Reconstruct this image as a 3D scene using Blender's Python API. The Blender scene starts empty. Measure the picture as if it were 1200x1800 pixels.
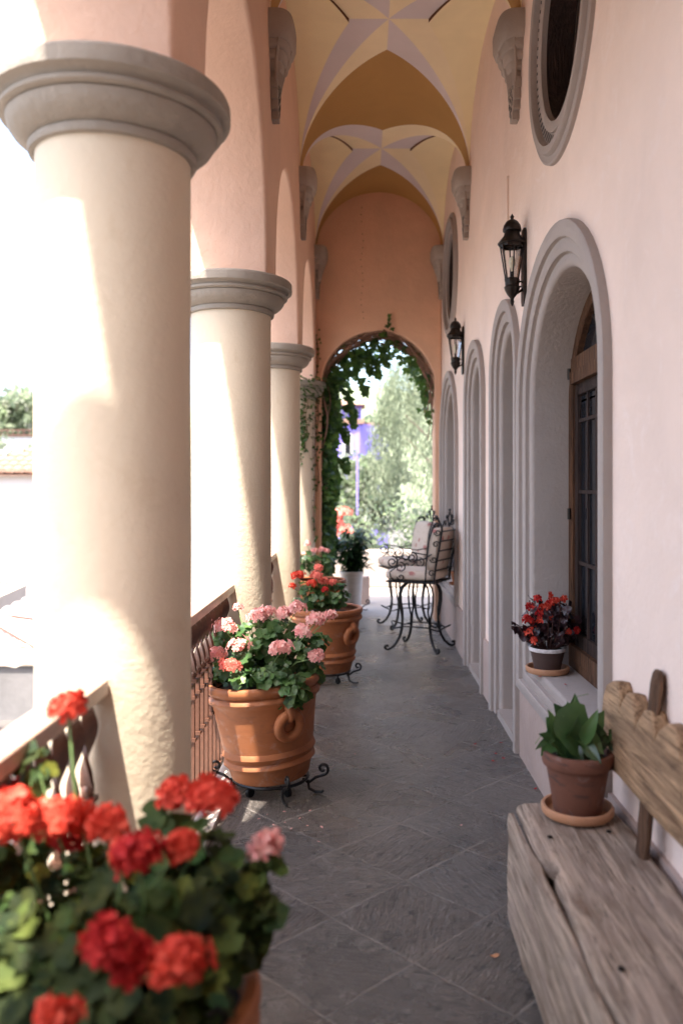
import bpy, bmesh, math, random
from mathutils import Vector, Matrix, noise
R = math.radians; PI = math.pi
random.seed(7)
scene = bpy.context.scene
col = scene.collection

# ------------------------------------------------------------------ camera, sky, sun, exposure
F = 1440.0; VX = 636.0; VY = 858.0; EYE = 1.54
cd = bpy.data.cameras.new('camera'); cam = bpy.data.objects.new('camera', cd); col.objects.link(cam)
cam.location = (0, 0, EYE); cam.rotation_euler = (R(90), 0, 0)
cd.sensor_width = 36; cd.lens = F/1800*36
cd.shift_x = -(VX-600)/1800; cd.shift_y = -(900-VY)/1800
cd.clip_start = 0.05; cd.clip_end = 600
cd.dof.use_dof = True; cd.dof.focus_distance = 4.4; cd.dof.aperture_fstop = 1.5
scene.camera = cam
SUN_EL = R(69); AZ = R(65)
sdir = Vector((-math.cos(AZ)*math.cos(SUN_EL), -math.sin(AZ)*math.cos(SUN_EL), math.sin(SUN_EL)))
w = bpy.data.worlds.new('World'); scene.world = w; w.use_nodes = True
nt = w.node_tree; bg = nt.nodes['Background']; sk = nt.nodes.new('ShaderNodeTexSky')
sk.sky_type = 'NISHITA'; sk.sun_disc = False; sk.sun_elevation = SUN_EL
sk.sun_rotation = math.atan2(sdir.x, sdir.y); sk.dust_density = 4.0; sk.air_density = 1.0; sk.ozone_density = 0.6
nt.links.new(sk.outputs[0], bg.inputs[0]); bg.inputs[1].default_value = 0.13
sl = bpy.data.lights.new('sun', 'SUN'); so = bpy.data.objects.new('sun', sl); col.objects.link(so)
sl.energy = 3.1; sl.angle = R(0.6); sl.color = (1.0, 0.93, 0.83)
so.rotation_euler = sdir.to_track_quat('Z', 'Y').to_euler(); so.location = (-20, -10, 40)
scene.view_settings.view_transform = 'Standard'; scene.view_settings.look = 'None'
scene.view_settings.exposure = 2.68; scene.view_settings.gamma = 1.0
scene.render.engine = 'CYCLES'
scene.cycles.max_bounces = 10; scene.cycles.diffuse_bounces = 6; scene.cycles.glossy_bounces = 3
scene.cycles.transparent_max_bounces = 12

# ------------------------------------------------------------------ helpers
def P(px, py, D): return Vector(((px-VX)/F*D, D, EYE-(py-VY)/F*D))
def rnd(a, b): return random.uniform(a, b)

def tag(o, label=None, cat=None, group=None, kind=None):
    if label: o['label'] = label
    if cat: o['category'] = cat
    if group: o['group'] = group
    if kind: o['kind'] = kind
    return o
def thing(name, loc, label, cat, group=None, rz=0):
    o = bpy.data.objects.new(name, None); col.objects.link(o)
    o.location = loc; o.rotation_euler = (0, 0, rz); o.empty_display_size = .1
    return tag(o, label, cat, group)
def copy_tree(o, parent=None):
    c = o.copy(); col.objects.link(c)
    if parent: c.parent = parent
    for ch in o.children: copy_tree(ch, c)
    return c

class MB:
    def __init__(s): s.v = []; s.f = []; s.m = []
    def add(s, v, f, m=0):
        b = len(s.v); s.v += [tuple(p) for p in v]; s.f += [tuple(i+b for i in q) for q in f]; s.m += [m]*len(f)
    def box(s, x0, x1, y0, y1, z0, z1, m=0):
        s.add([(x0,y0,z0),(x1,y0,z0),(x1,y1,z0),(x0,y1,z0),(x0,y0,z1),(x1,y0,z1),(x1,y1,z1),(x0,y1,z1)],
              [(0,3,2,1),(4,5,6,7),(0,1,5,4),(1,2,6,5),(2,3,7,6),(3,0,4,7)], m)
    def grid(s, rows, m=0, closed=False):
        n = len(rows[0]); v = [p for r in rows for p in r]; f = []
        for i in range(len(rows)-1):
            for j in range(n if closed else n-1):
                k = (j+1) % n
                f.append((i*n+j, i*n+k, (i+1)*n+k, (i+1)*n+j))
        s.add(v, f, m)
    def lathe(s, prof, c=(0,0,0), n=40, m=0, cap0=False, cap1=False):
        rows = [[(c[0]+r*math.cos(2*PI*k/n), c[1]+r*math.sin(2*PI*k/n), c[2]+z) for k in range(n)] for r, z in prof]
        b = len(s.v); s.grid(rows, m, True)
        if cap0: s.f.append(tuple(b+k for k in range(n))[::-1]); s.m.append(m)
        if cap1: s.f.append(tuple(b+(len(prof)-1)*n+k for k in range(n))); s.m.append(m)
    def tube(s, pts, r, n=8, m=0, flat=None):
        pts = [Vector(p) for p in pts]; rows = []
        up = Vector((0,0,1)); t0 = (pts[1]-pts[0]).normalized()
        if abs(t0.dot(up)) > .9: up = Vector((1,0,0))
        a = t0.cross(up).normalized()
        for i, p in enumerate(pts):
            t = (pts[min(i+1, len(pts)-1)]-pts[max(i-1, 0)])
            if t.length < 1e-9: t = t0
            t = t.normalized(); a = (a - t*a.dot(t)); a = a.normalized() if a.length > 1e-6 else t.orthogonal().normalized()
            b = t.cross(a); rr = r[i] if isinstance(r, (list, tuple)) else r
            fl = flat or 1
            rows.append([p+a*(rr*math.cos(2*PI*k/n))+b*(rr*fl*math.sin(2*PI*k/n)) for k in range(n)])
        b0 = len(s.v); s.grid(rows, m, True)
        s.f.append(tuple(b0+k for k in range(n))[::-1]); s.m.append(m)
        s.f.append(tuple(b0+(len(pts)-1)*n+k for k in range(n))); s.m.append(m)
    def ball(s, c, r, m=0, n=12, sc=(1,1,1)):
        rows = []
        for i in range(n//2+1):
            a = PI*i/(n//2)
            rows.append([(c[0]+sc[0]*r*math.sin(a)*math.cos(2*PI*k/n), c[1]+sc[1]*r*math.sin(a)*math.sin(2*PI*k/n), c[2]-sc[2]*r*math.cos(a)) for k in range(n)])
        s.grid(rows, m, True)
    def build(s, name, mats, parent=None, smooth=35, world=True):
        me = bpy.data.meshes.new(name)
        v = s.v
        if parent is not None and world:
            q = Vector((0,0,0)); o = parent
            while o is not None: q += o.location; o = o.parent
            v = [(a-q.x, b-q.y, c-q.z) for a, b, c in v]
        me.from_pydata(v, [], s.f)
        if not isinstance(mats, (list, tuple)): mats = [mats]
        for m in mats: me.materials.append(m)
        me.polygons.foreach_set('material_index', s.m)
        me.update()
        if smooth:
            me.shade_smooth(); me.set_sharp_from_angle(angle=R(smooth))
        o = bpy.data.objects.new(name, me); col.objects.link(o)
        if parent is not None: o.parent = parent
        return o

def fill2d(outlines, half, bevel, fn):
    """filled 2D outline with holes, thickness 2*half, rounded edges; fn maps (u,v,t) to world. returns (verts, faces)"""
    cu = bpy.data.curves.new('tmp', 'CURVE'); cu.dimensions = '2D'; cu.fill_mode = 'BOTH'
    cu.extrude = half-bevel; cu.bevel_depth = bevel; cu.bevel_resolution = 2; cu.offset = -bevel
    for ol in outlines:
        sp = cu.splines.new('POLY'); sp.points.add(len(ol)-1)
        for i, (a, b) in enumerate(ol): sp.points[i].co = (a, b, 0, 1)
        sp.use_cyclic_u = True
    ob = bpy.data.objects.new('tmp', cu); col.objects.link(ob)
    bpy.context.view_layer.update()
    me = bpy.data.meshes.new_from_object(ob.evaluated_get(bpy.context.evaluated_depsgraph_get()))
    v = [fn(*p.co) for p in me.vertices]; f = [tuple(p.vertices) for p in me.polygons]
    bpy.data.objects.remove(ob); bpy.data.meshes.remove(me)
    return v, f

def arc(cx, cz, rx, rz, a0, a1, n): return [(cx+rx*math.cos(a0+(a1-a0)*i/n), cz+rz*math.sin(a0+(a1-a0)*i/n)) for i in range(n+1)]

# ------------------------------------------------------------------ materials
class NB:
    def __init__(s, name):
        s.mat = bpy.data.materials.new(name); s.mat.use_nodes = True; s.t = s.mat.node_tree
        s.p = s.t.nodes['Principled BSDF']; s.out = s.t.nodes['Material Output']
    def n(s, typ, **kw):
        o = s.t.nodes.new('ShaderNode'+typ)
        for k, v in kw.items():
            if k in o.inputs.keys() if isinstance(k, str) else False: o.inputs[k].default_value = v
            else: setattr(o, k, v)
        return o
    def l(s, a, b): s.t.links.new(a, b)
    def coord(s, scale=(1,1,1), kind='Object'):
        tc = s.n('TexCoord'); mp = s.n('Mapping'); mp.inputs['Scale'].default_value = scale
        s.l(tc.outputs[kind], mp.inputs[0]); return mp.outputs[0]
    def noise(s, vec, scale, detail=4, rough=.55, dist=0):
        n = s.n('TexNoise'); n.inputs['Scale'].default_value = scale; n.inputs['Detail'].default_value = detail
        n.inputs['Roughness'].default_value = rough; n.inputs['Distortion'].default_value = dist
        if vec: s.l(vec, n.inputs['Vector'])
        return n.outputs[0]
    def ramp(s, fac, stops, interp='LINEAR'):
        r = s.n('ValToRGB'); cr = r.color_ramp; cr.interpolation = interp
        while len(cr.elements) < len(stops): cr.elements.new(.5)
        for e, (p, c) in zip(cr.elements, stops):
            e.position = p; e.color = (*c, 1) if len(c) == 3 else c
        s.l(fac, r.inputs[0]); return r.outputs[0]
    def math(s, op, a, b=None, c=None):
        m = s.n('Math'); m.operation = op
        for i, x in enumerate((a, b, c)):
            if x is None: continue
            if isinstance(x, (int, float)): m.inputs[i].default_value = x
            else: s.l(x, m.inputs[i])
        return m.outputs[0]
    def mix(s, fac, a, b, mode='MIX'):
        m = s.n('Mix'); m.data_type = 'RGBA'; m.blend_type = mode
        for sock, x in ((m.inputs[0], fac), (m.inputs[6], a), (m.inputs[7], b)):
            if isinstance(x, (int, float)): sock.default_value = x
            elif isinstance(x, tuple): sock.default_value = (*x, 1) if len(x) == 3 else x
            else: s.l(x, sock)
        return m.outputs[2]
    def bump(s, h, strength=.3, dist=.01, prev=None):
        b = s.n('Bump'); b.inputs['Strength'].default_value = strength; b.inputs['Distance'].default_value = dist
        s.l(h, b.inputs['Height'])
        if prev: s.l(prev, b.inputs['Normal'])
        return b.outputs[0]
def sc(c, k): return tuple(min(1, x*k) for x in c)

def plaster(name, c, var=.08, rough=.85, bump=.25, stain=None, scale=1, coarse=.5):
    b = NB(name); v = b.coord()
    n1 = b.noise(v, 1.7*scale, 5, .6, .5); n2 = b.noise(v, 38*scale, 4, .6); n3 = b.noise(v, 9*scale, 3)
    cc = b.ramp(n1, [(.3, sc(c, 1-var)), (.7, sc(c, 1+var*.6))])
    if stain:
        st = b.ramp(b.noise(v, 5*scale, 6, .7, .8), [(.56, (0,0,0)), (.74, (1,1,1))]); cc = b.mix(st, cc, stain)
    b.l(cc, b.p.inputs['Base Color']); b.p.inputs['Roughness'].default_value = rough
    nb = b.bump(n3, min(1, bump*coarse), .02); nb = b.bump(n2, min(1, bump), .006, nb); b.l(nb, b.p.inputs['Normal'])
    return b.mat
def simple(name, c, rough=.6, metal=0, var=.1, scale=20, bump=.1, spec=None):
    b = NB(name); v = b.coord(); n = b.noise(v, scale, 4)
    b.l(b.ramp(n, [(.3, sc(c, 1-var)), (.7, sc(c, 1+var))]), b.p.inputs['Base Color'])
    b.p.inputs['Roughness'].default_value = rough; b.p.inputs['Metallic'].default_value = metal
    if spec is not None: b.p.inputs['Specular IOR Level'].default_value = spec
    b.l(b.bump(n, bump, .004), b.p.inputs['Normal']); return b.mat
def leafy(name, stops, rough=.5, trans=.35, tcol=None, spec=.4):
    b = NB(name); g = b.n('NewGeometry')
    cc = b.ramp(g.outputs['Random Per Island'], stops)
    nz = b.noise(b.coord(), 14, 2); cc = b.mix(b.ramp(nz, [(.35, (0,0,0)), (.75, (.35,.35,.35))]), cc, sc(stops[-1][1], 1.1))
    b.l(cc, b.p.inputs['Base Color']); b.p.inputs['Roughness'].default_value = rough
    b.p.inputs['Specular IOR Level'].default_value = spec
    if trans:
        t = b.n('BsdfTranslucent'); b.l(b.mix(.5, cc, tcol or sc(stops[-1][1], 1.5)), t.inputs[0])
        m = b.n('MixShader'); m.inputs[0].default_value = trans
        b.l(b.p.outputs[0], m.inputs[1]); b.l(t.outputs[0], m.inputs[2]); b.l(m.outputs[0], b.out.inputs[0])
    return b.mat

M = {}
M['pink'] = plaster('salmon_plaster_skylit', (.83,.655,.56), .08, .8, .5, stain=(.85,.70,.63), coarse=.6)  # the common salmon paint, paled here for cool skylight on this wall
M['salmon'] = plaster('salmon_plaster_warmlit', (.76,.46,.305), .1, .8, .5)  # the same salmon paint, kept warmer for bounced light
M['arcade'] = plaster('arcade_plaster', (.74,.49,.36), .07, .8, .6)
M['cream'] = plaster('cream_column_plaster', (.66,.55,.41), .07, .85, .45, coarse=.08, stain=(.59,.475,.335))
M['capital'] = plaster('grey_brown_stone_paint', (.32,.275,.225), .2, .85, .9, coarse=.3)
M['surround'] = plaster('grey_stone_paint', (.36,.305,.275), .1, .75, .7, coarse=.25)
M['corbel'] = plaster('carved_grey_stone', (.37,.31,.265), .2, .85, .8, coarse=.3)
M['dado'] = plaster('beige_pink_stone', (.40,.30,.26), .15, .8, .8, stain=(.42,.34,.31))
M['ochre'] = plaster('ochre_vault_paint', (.46,.26,.08), .09, .8, .12)
M['yellow'] = plaster('pale_yellow_vault_paint', (.93,.80,.50), .08, .8, .12)
M['yellow2'] = plaster('star_yellow_paint', (.93,.80,.54), .08, .8, .12)
M['lav'] = plaster('lavender_vault_paint', (.72,.65,.66), .07, .8, .12)
M['stepshade_holes'] = simple('brown_step_shade_and_holes', (.16,.07,.03), .8)
M['roofslab'] = simple('roof_render', (.5,.4,.33), .9)
M['white'] = plaster('white_sunlit_render', (.62,.59,.57), .03, .9, .15)
M['parapet'] = plaster('pale_pink_render', (.36,.30,.26), .08, .9, .3)
M['iron'] = simple('black_wrought_iron', (.012,.012,.014), .38, .5, .3, 60, .2)
M['lampmetal'] = simple('dark_bronze_metal', (.022,.016,.013), .4, .6, .3, 40, .2)
M['rail'] = simple('brown_painted_wood', (.10,.042,.025), .42, 0, .25, 30, .2)
M['railcap'] = simple('worn_brown_handrail', (.40,.26,.2), .35, 0, .15, 30, .1)
M['darkfill'] = simple('dark_interior_and_gap_shade', (.015,.013,.014), .6)

def m_terracotta(name, c, dirt, rough=.75, amount=.5):
    b = NB(name); v = b.coord((1,1,2.2))
    n = b.noise(v, 4, 6, .65, .6); cc = b.ramp(n, [(.3, sc(c,.82)), (.5, c), (.72, sc(c, 1.14))])
    n2 = b.noise(v, 7, 5, .6, 1.2); cc = b.mix(b.math('MULTIPLY', b.ramp(n2, [(.52, (0,0,0)), (.7, (1,1,1))]), amount), cc, dirt)
    bl = b.ramp(b.noise(b.coord((1,1,1.6)), 5.5, 7, .72, 1.5), [(.55, (0,0,0)), (.72, (.38,.38,.38))]); cc = b.mix(bl, cc, tuple(min(1, .35*x+.28) for x in c))
    sp = b.ramp(b.noise(b.coord(), 55, 3, .6), [(.68, (0,0,0)), (.74, (.6,.6,.6))]); cc = b.mix(sp, cc, sc(c, .5))
    b.l(cc, b.p.inputs['Base Color']); b.p.inputs['Roughness'].default_value = rough; b.p.inputs['Specular IOR Level'].default_value = .3
    w_ = b.noise(b.coord((1,1,30)), 3, 3); nb = b.bump(w_, .12, .004); nb = b.bump(b.noise(v, 60, 3), .15, .002, nb)
    b.l(nb, b.p.inputs['Normal']); return b.mat
M['terra'] = m_terracotta('terracotta', (.31,.11,.043), (.17,.07,.04), .55, .6)
M['terra_light'] = m_terracotta('pale_terracotta', (.46,.235,.13), (.36,.23,.15), .8, .5)
M['terra_dark'] = m_terracotta('weathered_terracotta', (.17,.072,.046), (.045,.035,.035), .8, .95)
M['brownpot'] = m_terracotta('brown_clay', (.085,.05,.042), (.05,.035,.03), .6, .6)
M['whitepot'] = m_terracotta('white_painted_pot', (.55,.50,.46), (.55,.5,.44), .6, .3)
M['whiterim'] = simple('chalky_white_rim', (.62,.56,.54), .8, 0, .2, 60)
M['soil'] = simple('dark_soil', (.025,.018,.014), .95, 0, .6, 90, 1)

def m_wood(name, light, dark, axis='y', crack=.5, tscale=1.0):
    b = NB(name); s_ = {'y': (9,.9,9), 'z': (9,9,.9), 'x': (.9,9,9)}[axis]
    v = b.coord(tuple(k*tscale for k in s_))
    n = b.noise(v, 3.2, 8, .62, .9); n2 = b.noise(v, 13, 6, .7, .4); n3 = b.noise(b.coord(), 3.5, 4, .6, 1.0)
    gr = b.noise(b.coord(tuple((60 if k > 5 else 1.6)*tscale for k in s_)), 2.0, 5, .65, .3)
    cc = b.ramp(n, [(.32, dark), (.44, sc(light,.62)), (.56, light), (.70, sc(light, 1.35))])
    cc = b.mix(b.ramp(gr, [(.36, (.75,.75,.75)), (.50, (0,0,0))]), cc, sc(dark, .7))
    cc = b.mix(b.ramp(n3, [(.4, (0,0,0)), (.7, (.55,.55,.55))]), cc, sc((light[0]*.8, light[1]*.78, light[2]*.85), 1.0))
    ck = b.ramp(n2, [(.33, (1,1,1)), (.41, (0,0,0))]); cc = b.mix(b.math('MULTIPLY', ck, crack), cc, (.03,.02,.015))
    kn = b.ramp(b.noise(b.coord(), 9, 3, .5, 0), [(.73, (0,0,0)), (.78, (1,1,1))]); cc = b.mix(b.math('MULTIPLY', kn, .7), cc, (.04,.025,.02))
    b.l(cc, b.p.inputs['Base Color']); b.p.inputs['Roughness'].default_value = .75; b.p.inputs['Specular IOR Level'].default_value = .25
    nb = b.bump(n2, .9, .012); nb = b.bump(n, .8, .018, nb); nb = b.bump(gr, .8, .008, nb); b.l(nb, b.p.inputs['Normal']); return b.mat
M['oldwood'] = m_wood('weathered_plank_wood', (.52,.405,.31), (.19,.12,.075), 'y', .8)
M['backwood'] = m_wood('golden_weathered_wood', (.50,.31,.17), (.16,.08,.04), 'y', .7, .8)
M['postwood'] = m_wood('brown_post_wood', (.17,.09,.05), (.06,.035,.025), 'z')
M['framewood'] = m_wood('varnished_window_wood', (.15,.07,.035), (.06,.028,.016), 'z', .15)
M['doorwood'] = m_wood('dark_door_wood', (.06,.035,.028), (.02,.012,.01), 'z', .3)

def m_glass_dark():
    b = NB('dark_window_glass'); b.p.inputs['Base Color'].default_value = (.012,.014,.018,1)
    b.p.inputs['Roughness'].default_value = .08; b.p.inputs['Specular IOR Level'].default_value = .3
    b.l(b.bump(b.noise(b.coord(), 3, 2), .05, .01), b.p.inputs['Normal']); return b.mat
M['glass'] = m_glass_dark()
def m_clear():
    b = NB('clear_lantern_glass'); g = b.n('BsdfGlossy'); g.inputs['Roughness'].default_value = .03
    t = b.n('BsdfTransparent'); t.inputs[0].default_value = (.93,.93,.92,1); fr = b.n('Fresnel'); fr.inputs[0].default_value = 1.45
    m = b.n('MixShader'); b.l(b.math('MULTIPLY', fr.outputs[0], .6), m.inputs[0]); b.l(t.outputs[0], m.inputs[1]); b.l(g.outputs[0], m.inputs[2]); b.l(m.outputs[0], b.out.inputs[0])
    return b.mat
M['clear'] = m_clear()

def m_floor():
    b = NB('slate_floor_tiles'); g = b.n('NewGeometry'); sep = b.n('SeparateXYZ')
    wob = b.noise(g.outputs['Position'], 6, 3); wv = b.n('VectorMath'); wv.operation = 'SCALE'
    wn = b.n('TexNoise'); wn.inputs['Scale'].default_value = 7; wn.inputs['Detail'].default_value = 3; b.l(g.outputs['Position'], wn.inputs[0])
    sub = b.n('VectorMath'); sub.operation = 'SUBTRACT'; b.l(wn.outputs['Color'], sub.inputs[0]); sub.inputs[1].default_value = (.5,.5,.5)
    b.l(sub.outputs[0], wv.inputs[0]); wv.inputs['Scale'].default_value = .022
    add = b.n('VectorMath'); add.operation = 'ADD'; b.l(g.outputs['Position'], add.inputs[0]); b.l(wv.outputs[0], add.inputs[1])
    b.l(add.outputs[0], sep.inputs[0]); x, y = sep.outputs[0], sep.outputs[1]; k = .7071/.39
    u = b.math('ADD', b.math('MULTIPLY', b.math('ADD', x, y), k), -.1237+20)
    v = b.math('ADD', b.math('MULTIPLY', b.math('SUBTRACT', y, x), k), -.5218+20)
    fu, fv = b.math('FRACT', u), b.math('FRACT', v)
    eu = b.math('MINIMUM', fu, b.math('SUBTRACT', 1, fu)); ev = b.math('MINIMUM', fv, b.math('SUBTRACT', 1, fv)); e = b.math('MINIMUM', eu, ev)
    grout = b.ramp(e, [(.007, (1,1,1)), (.020, (0,0,0))])
    cid = b.n('CombineXYZ'); b.l(b.math('FLOOR', u), cid.inputs[0]); b.l(b.math('FLOOR', v), cid.inputs[1])
    wh = b.n('TexWhiteNoise'); wh.noise_dimensions = '3D'; b.l(cid.outputs[0], wh.inputs[0])
    rot = b.n('VectorRotate'); rot.rotation_type = 'Z_AXIS'; b.l(g.outputs['Position'], rot.inputs['Vector'])
    b.l(b.math('MULTIPLY', wh.outputs['Value'], 6.283), rot.inputs['Angle'])
    mp = b.n('Mapping'); mp.inputs['Scale'].default_value = (3, 30, 1); b.l(rot.outputs[0], mp.inputs[0])
    stri = b.noise(mp.outputs[0], 2.2, 6, .65, 1.2)
    blot = b.noise(g.outputs['Position'], 2.2, 6, .62, .6); chip = b.noise(g.outputs['Position'], 14, 6, .7, .5)
    base = b.ramp(wh.outputs['Value'], [(0, (.078,.068,.063)), (.35, (.098,.084,.076)), (.7, (.108,.096,.090)), (1, (.130,.108,.094))])
    c2 = b.mix(b.ramp(blot, [(.38, (0,0,0)), (.62, (.75,.75,.75))]), base, (.175,.148,.128))
    gm0 = b.ramp(b.noise(g.outputs['Position'], 4.5, 4), [(.40, (.15,.15,.15)), (.62, (1,1,1))])
    c3 = b.mix(b.math('MULTIPLY', gm0, b.ramp(stri, [(.36, (.85,.85,.85)), (.52, (0,0,0))])), c2, (.028,.024,.023))  # dark grain, strengthened in colour to imitate shaded relief
    c4 = b.mix(b.ramp(chip, [(.55, (0,0,0)), (.68, (.55,.55,.55))]), c3, (.25,.225,.21))  # pale chips, lightened in colour to imitate highlights on the relief
    pit = b.ramp(b.noise(g.outputs['Position'], 24, 5, .7, .8), [(.34, (.8,.8,.8)), (.43, (0,0,0))]); c4 = b.mix(pit, c4, (.02,.018,.018))  # dark pits by colour alone, part of the imitated relief contrast
    gm = b.math('MULTIPLY', grout, b.ramp(b.noise(g.outputs['Position'], 3.5, 5), [(.38, (.15,.15,.15)), (.62, (.9,.9,.9))]))
    c5 = b.mix(gm, c4, (.27,.235,.205))
    b.l(c5, b.p.inputs['Base Color'])
    rr = b.ramp(blot, [(.3, (.2,.2,.2)), (.7, (.42,.42,.42))]); b.l(b.math('ADD', rr, b.math('MULTIPLY', gm, .25)), b.p.inputs['Roughness'])
    nb = b.bump(b.noise(g.outputs['Position'], 70, 5, .7), .8, .008); nb = b.bump(stri, .9, .028, nb); nb = b.bump(chip, .8, .022, nb); nb = b.bump(blot, .5, .05, nb)
    nb = b.bump(b.math('MULTIPLY', grout, -1), .5, .006, nb); b.l(nb, b.p.inputs['Normal'])
    return b.mat
M['floor'] = m_floor()
M['floor'].node_tree.nodes['Principled BSDF'].inputs['Specular IOR Level'].default_value = .65

def m_floral():
    b = NB('cream_floral_fabric'); v = b.coord()
    vo = b.n('TexVoronoi'); vo.inputs['Scale'].default_value = 7; b.l(v, vo.inputs[0])
    n = b.noise(v, 45, 3); d = b.math('ADD', vo.outputs['Distance'], b.math('MULTIPLY', b.math('SUBTRACT', n, .5), .35))
    cc = b.mix(b.ramp(d, [(.15, (1,1,1)), (.24, (0,0,0))]), (.56,.46,.38), (.38,.16,.14))
    cc = b.mix(b.ramp(b.noise(v, 30, 2, .5, 1), [(.6, (0,0,0)), (.66, (.5,.5,.5))]), cc, (.35,.26,.16))
    b.l(cc, b.p.inputs['Base Color']); b.p.inputs['Roughness'].default_value = .9
    b.l(b.bump(b.noise(v, 5, 3), .4, .02), b.p.inputs['Normal']); return b.mat
M['floral'] = m_floral()

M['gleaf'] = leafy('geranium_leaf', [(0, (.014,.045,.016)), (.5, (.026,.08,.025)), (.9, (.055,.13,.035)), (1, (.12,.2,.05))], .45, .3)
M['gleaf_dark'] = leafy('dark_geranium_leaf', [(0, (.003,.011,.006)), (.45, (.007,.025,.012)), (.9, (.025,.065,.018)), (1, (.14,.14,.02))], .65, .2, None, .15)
M['stem'] = simple('green_stem', (.12,.2,.06), .6)
M['coral'] = leafy('red_coral_petal', [(0, (.42,.022,.014)), (.5, (.62,.065,.038)), (1, (.74,.13,.085))], .6, .25, (.8,.06,.03), .1)
M['crimson'] = leafy('crimson_petal', [(0, (.26,.010,.014)), (.6, (.44,.022,.024)), (1, (.60,.06,.045))], .6, .25, (.8,.05,.05), .1)
M['pinkpetal'] = leafy('pink_petal', [(0, (.72,.26,.25)), (.5, (.80,.42,.38)), (1, (.86,.60,.54))], .6, .3, (.95,.5,.45), .1)
M['salmonpetal'] = leafy('salmon_petal', [(0, (.70,.12,.10)), (.5, (.80,.20,.15)), (1, (.86,.34,.27))], .6, .3, (.9,.35,.25), .1)
M['begleaf'] = leafy('begonia_leaf', [(0, (.015,.008,.01)), (.6, (.03,.012,.014)), (1, (.06,.025,.03))], .3, .1)
M['begstem'] = simple('begonia_stem', (.07,.025,.02), .5)
M['bigleaf'] = leafy('broad_green_leaf', [(0, (.008,.025,.010)), (.5, (.02,.06,.02)), (.8, (.05,.12,.035)), (1, (.12,.19,.06))], .3, .2, None, .5)
M['vine'] = leafy('vine_leaf', [(0, (.006,.022,.007)), (.5, (.016,.052,.012)), (.85, (.045,.115,.02)), (1, (.12,.21,.04))], .5, .35)
M['twig'] = simple('brown_vine_twig', (.22,.12,.08), .8)
M['shrub'] = leafy('dark_shrub_leaf', [(0, (.007,.025,.009)), (.6, (.014,.05,.016)), (1, (.05,.11,.03))], .4, .2)
M['pepper'] = leafy('pepper_tree_leaf', [(0, (.07,.10,.055)), (.5, (.15,.19,.11)), (1, (.30,.33,.22))], .6, .4)
M['bush'] = leafy('garden_shrub_leaf', [(0, (.03,.07,.02)), (.5, (.07,.125,.035)), (.9, (.14,.21,.07)), (1, (.42,.42,.36))], .6, .4)
M['bark'] = simple('tree_bark', (.2,.17,.13), .9, 0, .3, 15, .6)
M['purple'] = plaster('purple_render', (.26,.20,.62), .05, .8, .1)
M['tile'] = m_terracotta('roof_tile_clay', (.30,.17,.12), (.18,.10,.08), .85, .5)
M['canvas'] = simple('off_white_canvas', (.48,.40,.33), .8, 0, .06, 5)
M['greyblock'] = plaster('grey_block_wall', (.20,.19,.19), .2, .9, .5)
M['ground'] = plaster('courtyard_paving', (.10,.09,.085), .15, .9, .4)
M['hill'] = plaster('scrub_hill', (.16,.19,.12), .3, .95, .3, scale=.1)
M['terrace'] = plaster('pale_terrace_stone', (.30,.26,.23), .15, .8, .4)
M['kerb'] = plaster('pale_kerb_stone', (.55,.48,.42), .12, .8, .4)

# ------------------------------------------------------------------ the layout
XL, XR = -.53, .92; XO = -1.01; CX = (XL+XR)/2; A = (XR-XL)/2
BAY = 2.28; D1 = 2.55; XC = -.77
COLS = [D1+BAY*k for k in range(-1, 4)]          # column centres
ZS, RISE, ZTOP = 4.26, .70, 5.10
CY = 1.05; ENDY = 9.47; ENDT = .34
BACK = COLS[0]-.75

# ---- ground sheets
g = MB(); g.add([(-300,-200,-2.6),(300,-200,-2.6),(300,500,-2.6),(-300,500,-2.6)], [(0,1,2,3)])
g.build('ground', M['ground'], smooth=None); bpy.data.objects['ground']['kind'] = 'structure'
g = MB(); g.box(-.66, 1.3, BACK, ENDY+ENDT+.02, -.25, 0)
tag(g.build('corridor_floor', M['floor'], smooth=None), kind='structure')
g = MB(); g.box(-1.12, -.664, BACK, ENDY+ENDT, -2.58, .03)
o = g.build('kerb', M['kerb'], smooth=None); tag(o, kind='structure')
g = MB(); g.box(-2.2, 3.6, ENDY+ENDT+.024, 13.1, -.25, -.012)
tag(g.build('terrace', M['terrace'], smooth=None), kind='structure')

# ---- house wall on the right
def wallR(u, v, t): return (XR+.15+t, u, v)
hw = thing('house_wall', (XR, BACK, 0), 'long salmon plaster wall of the house with arched grey surrounds along the right of the corridor', 'wall')
# (centre, half opening, spring, rise, sill, is_window)
NICHES = [(3.87, .65, 2.0, .56, .56, True), (5.24, .285, 2.26, .27, -.0, False), (6.65, .33, 2.24, .29, -.0, False), (8.62, .58, 2.0, .56, .56, True)]
OCU = [(3.78, 3.70), (8.45, 3.72)]; OR_, OZ = .40, .43
def arch_path(c, h, zs, ri, sill, off, n=28):
    """open-front path of an arched opening grown by off; closed when sill given"""
    pts = arc(c, zs, h+off, ri+off, 0, PI, n)
    return [(c+h+off, sill)] + pts + [(c-h-off, sill)]
outl = [[(BACK, -.3), (ENDY+ENDT, -.3), (ENDY+ENDT, ZTOP+.1), (BACK, ZTOP+.1)]]
for c, h, zs, ri, sill, win in NICHES: outl.append(arch_path(c, h, zs, ri, (sill-.09) if win else -.1, .11))
for c, z in OCU: outl.append(arc(c, z, OR_+.12, OZ+.12, 0, 2*PI*47/48, 47))
v, f = fill2d(outl, .15, .004, wallR)
b = MB(); b.add(v, f); b.build('wall', M['pink'], hw)
b = MB(); b.box(XR+.302, XR+.9, BACK, ENDY+ENDT, -.25, ZTOP+.1); b.build('wall_core', M['darkfill'], hw, None)

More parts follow.
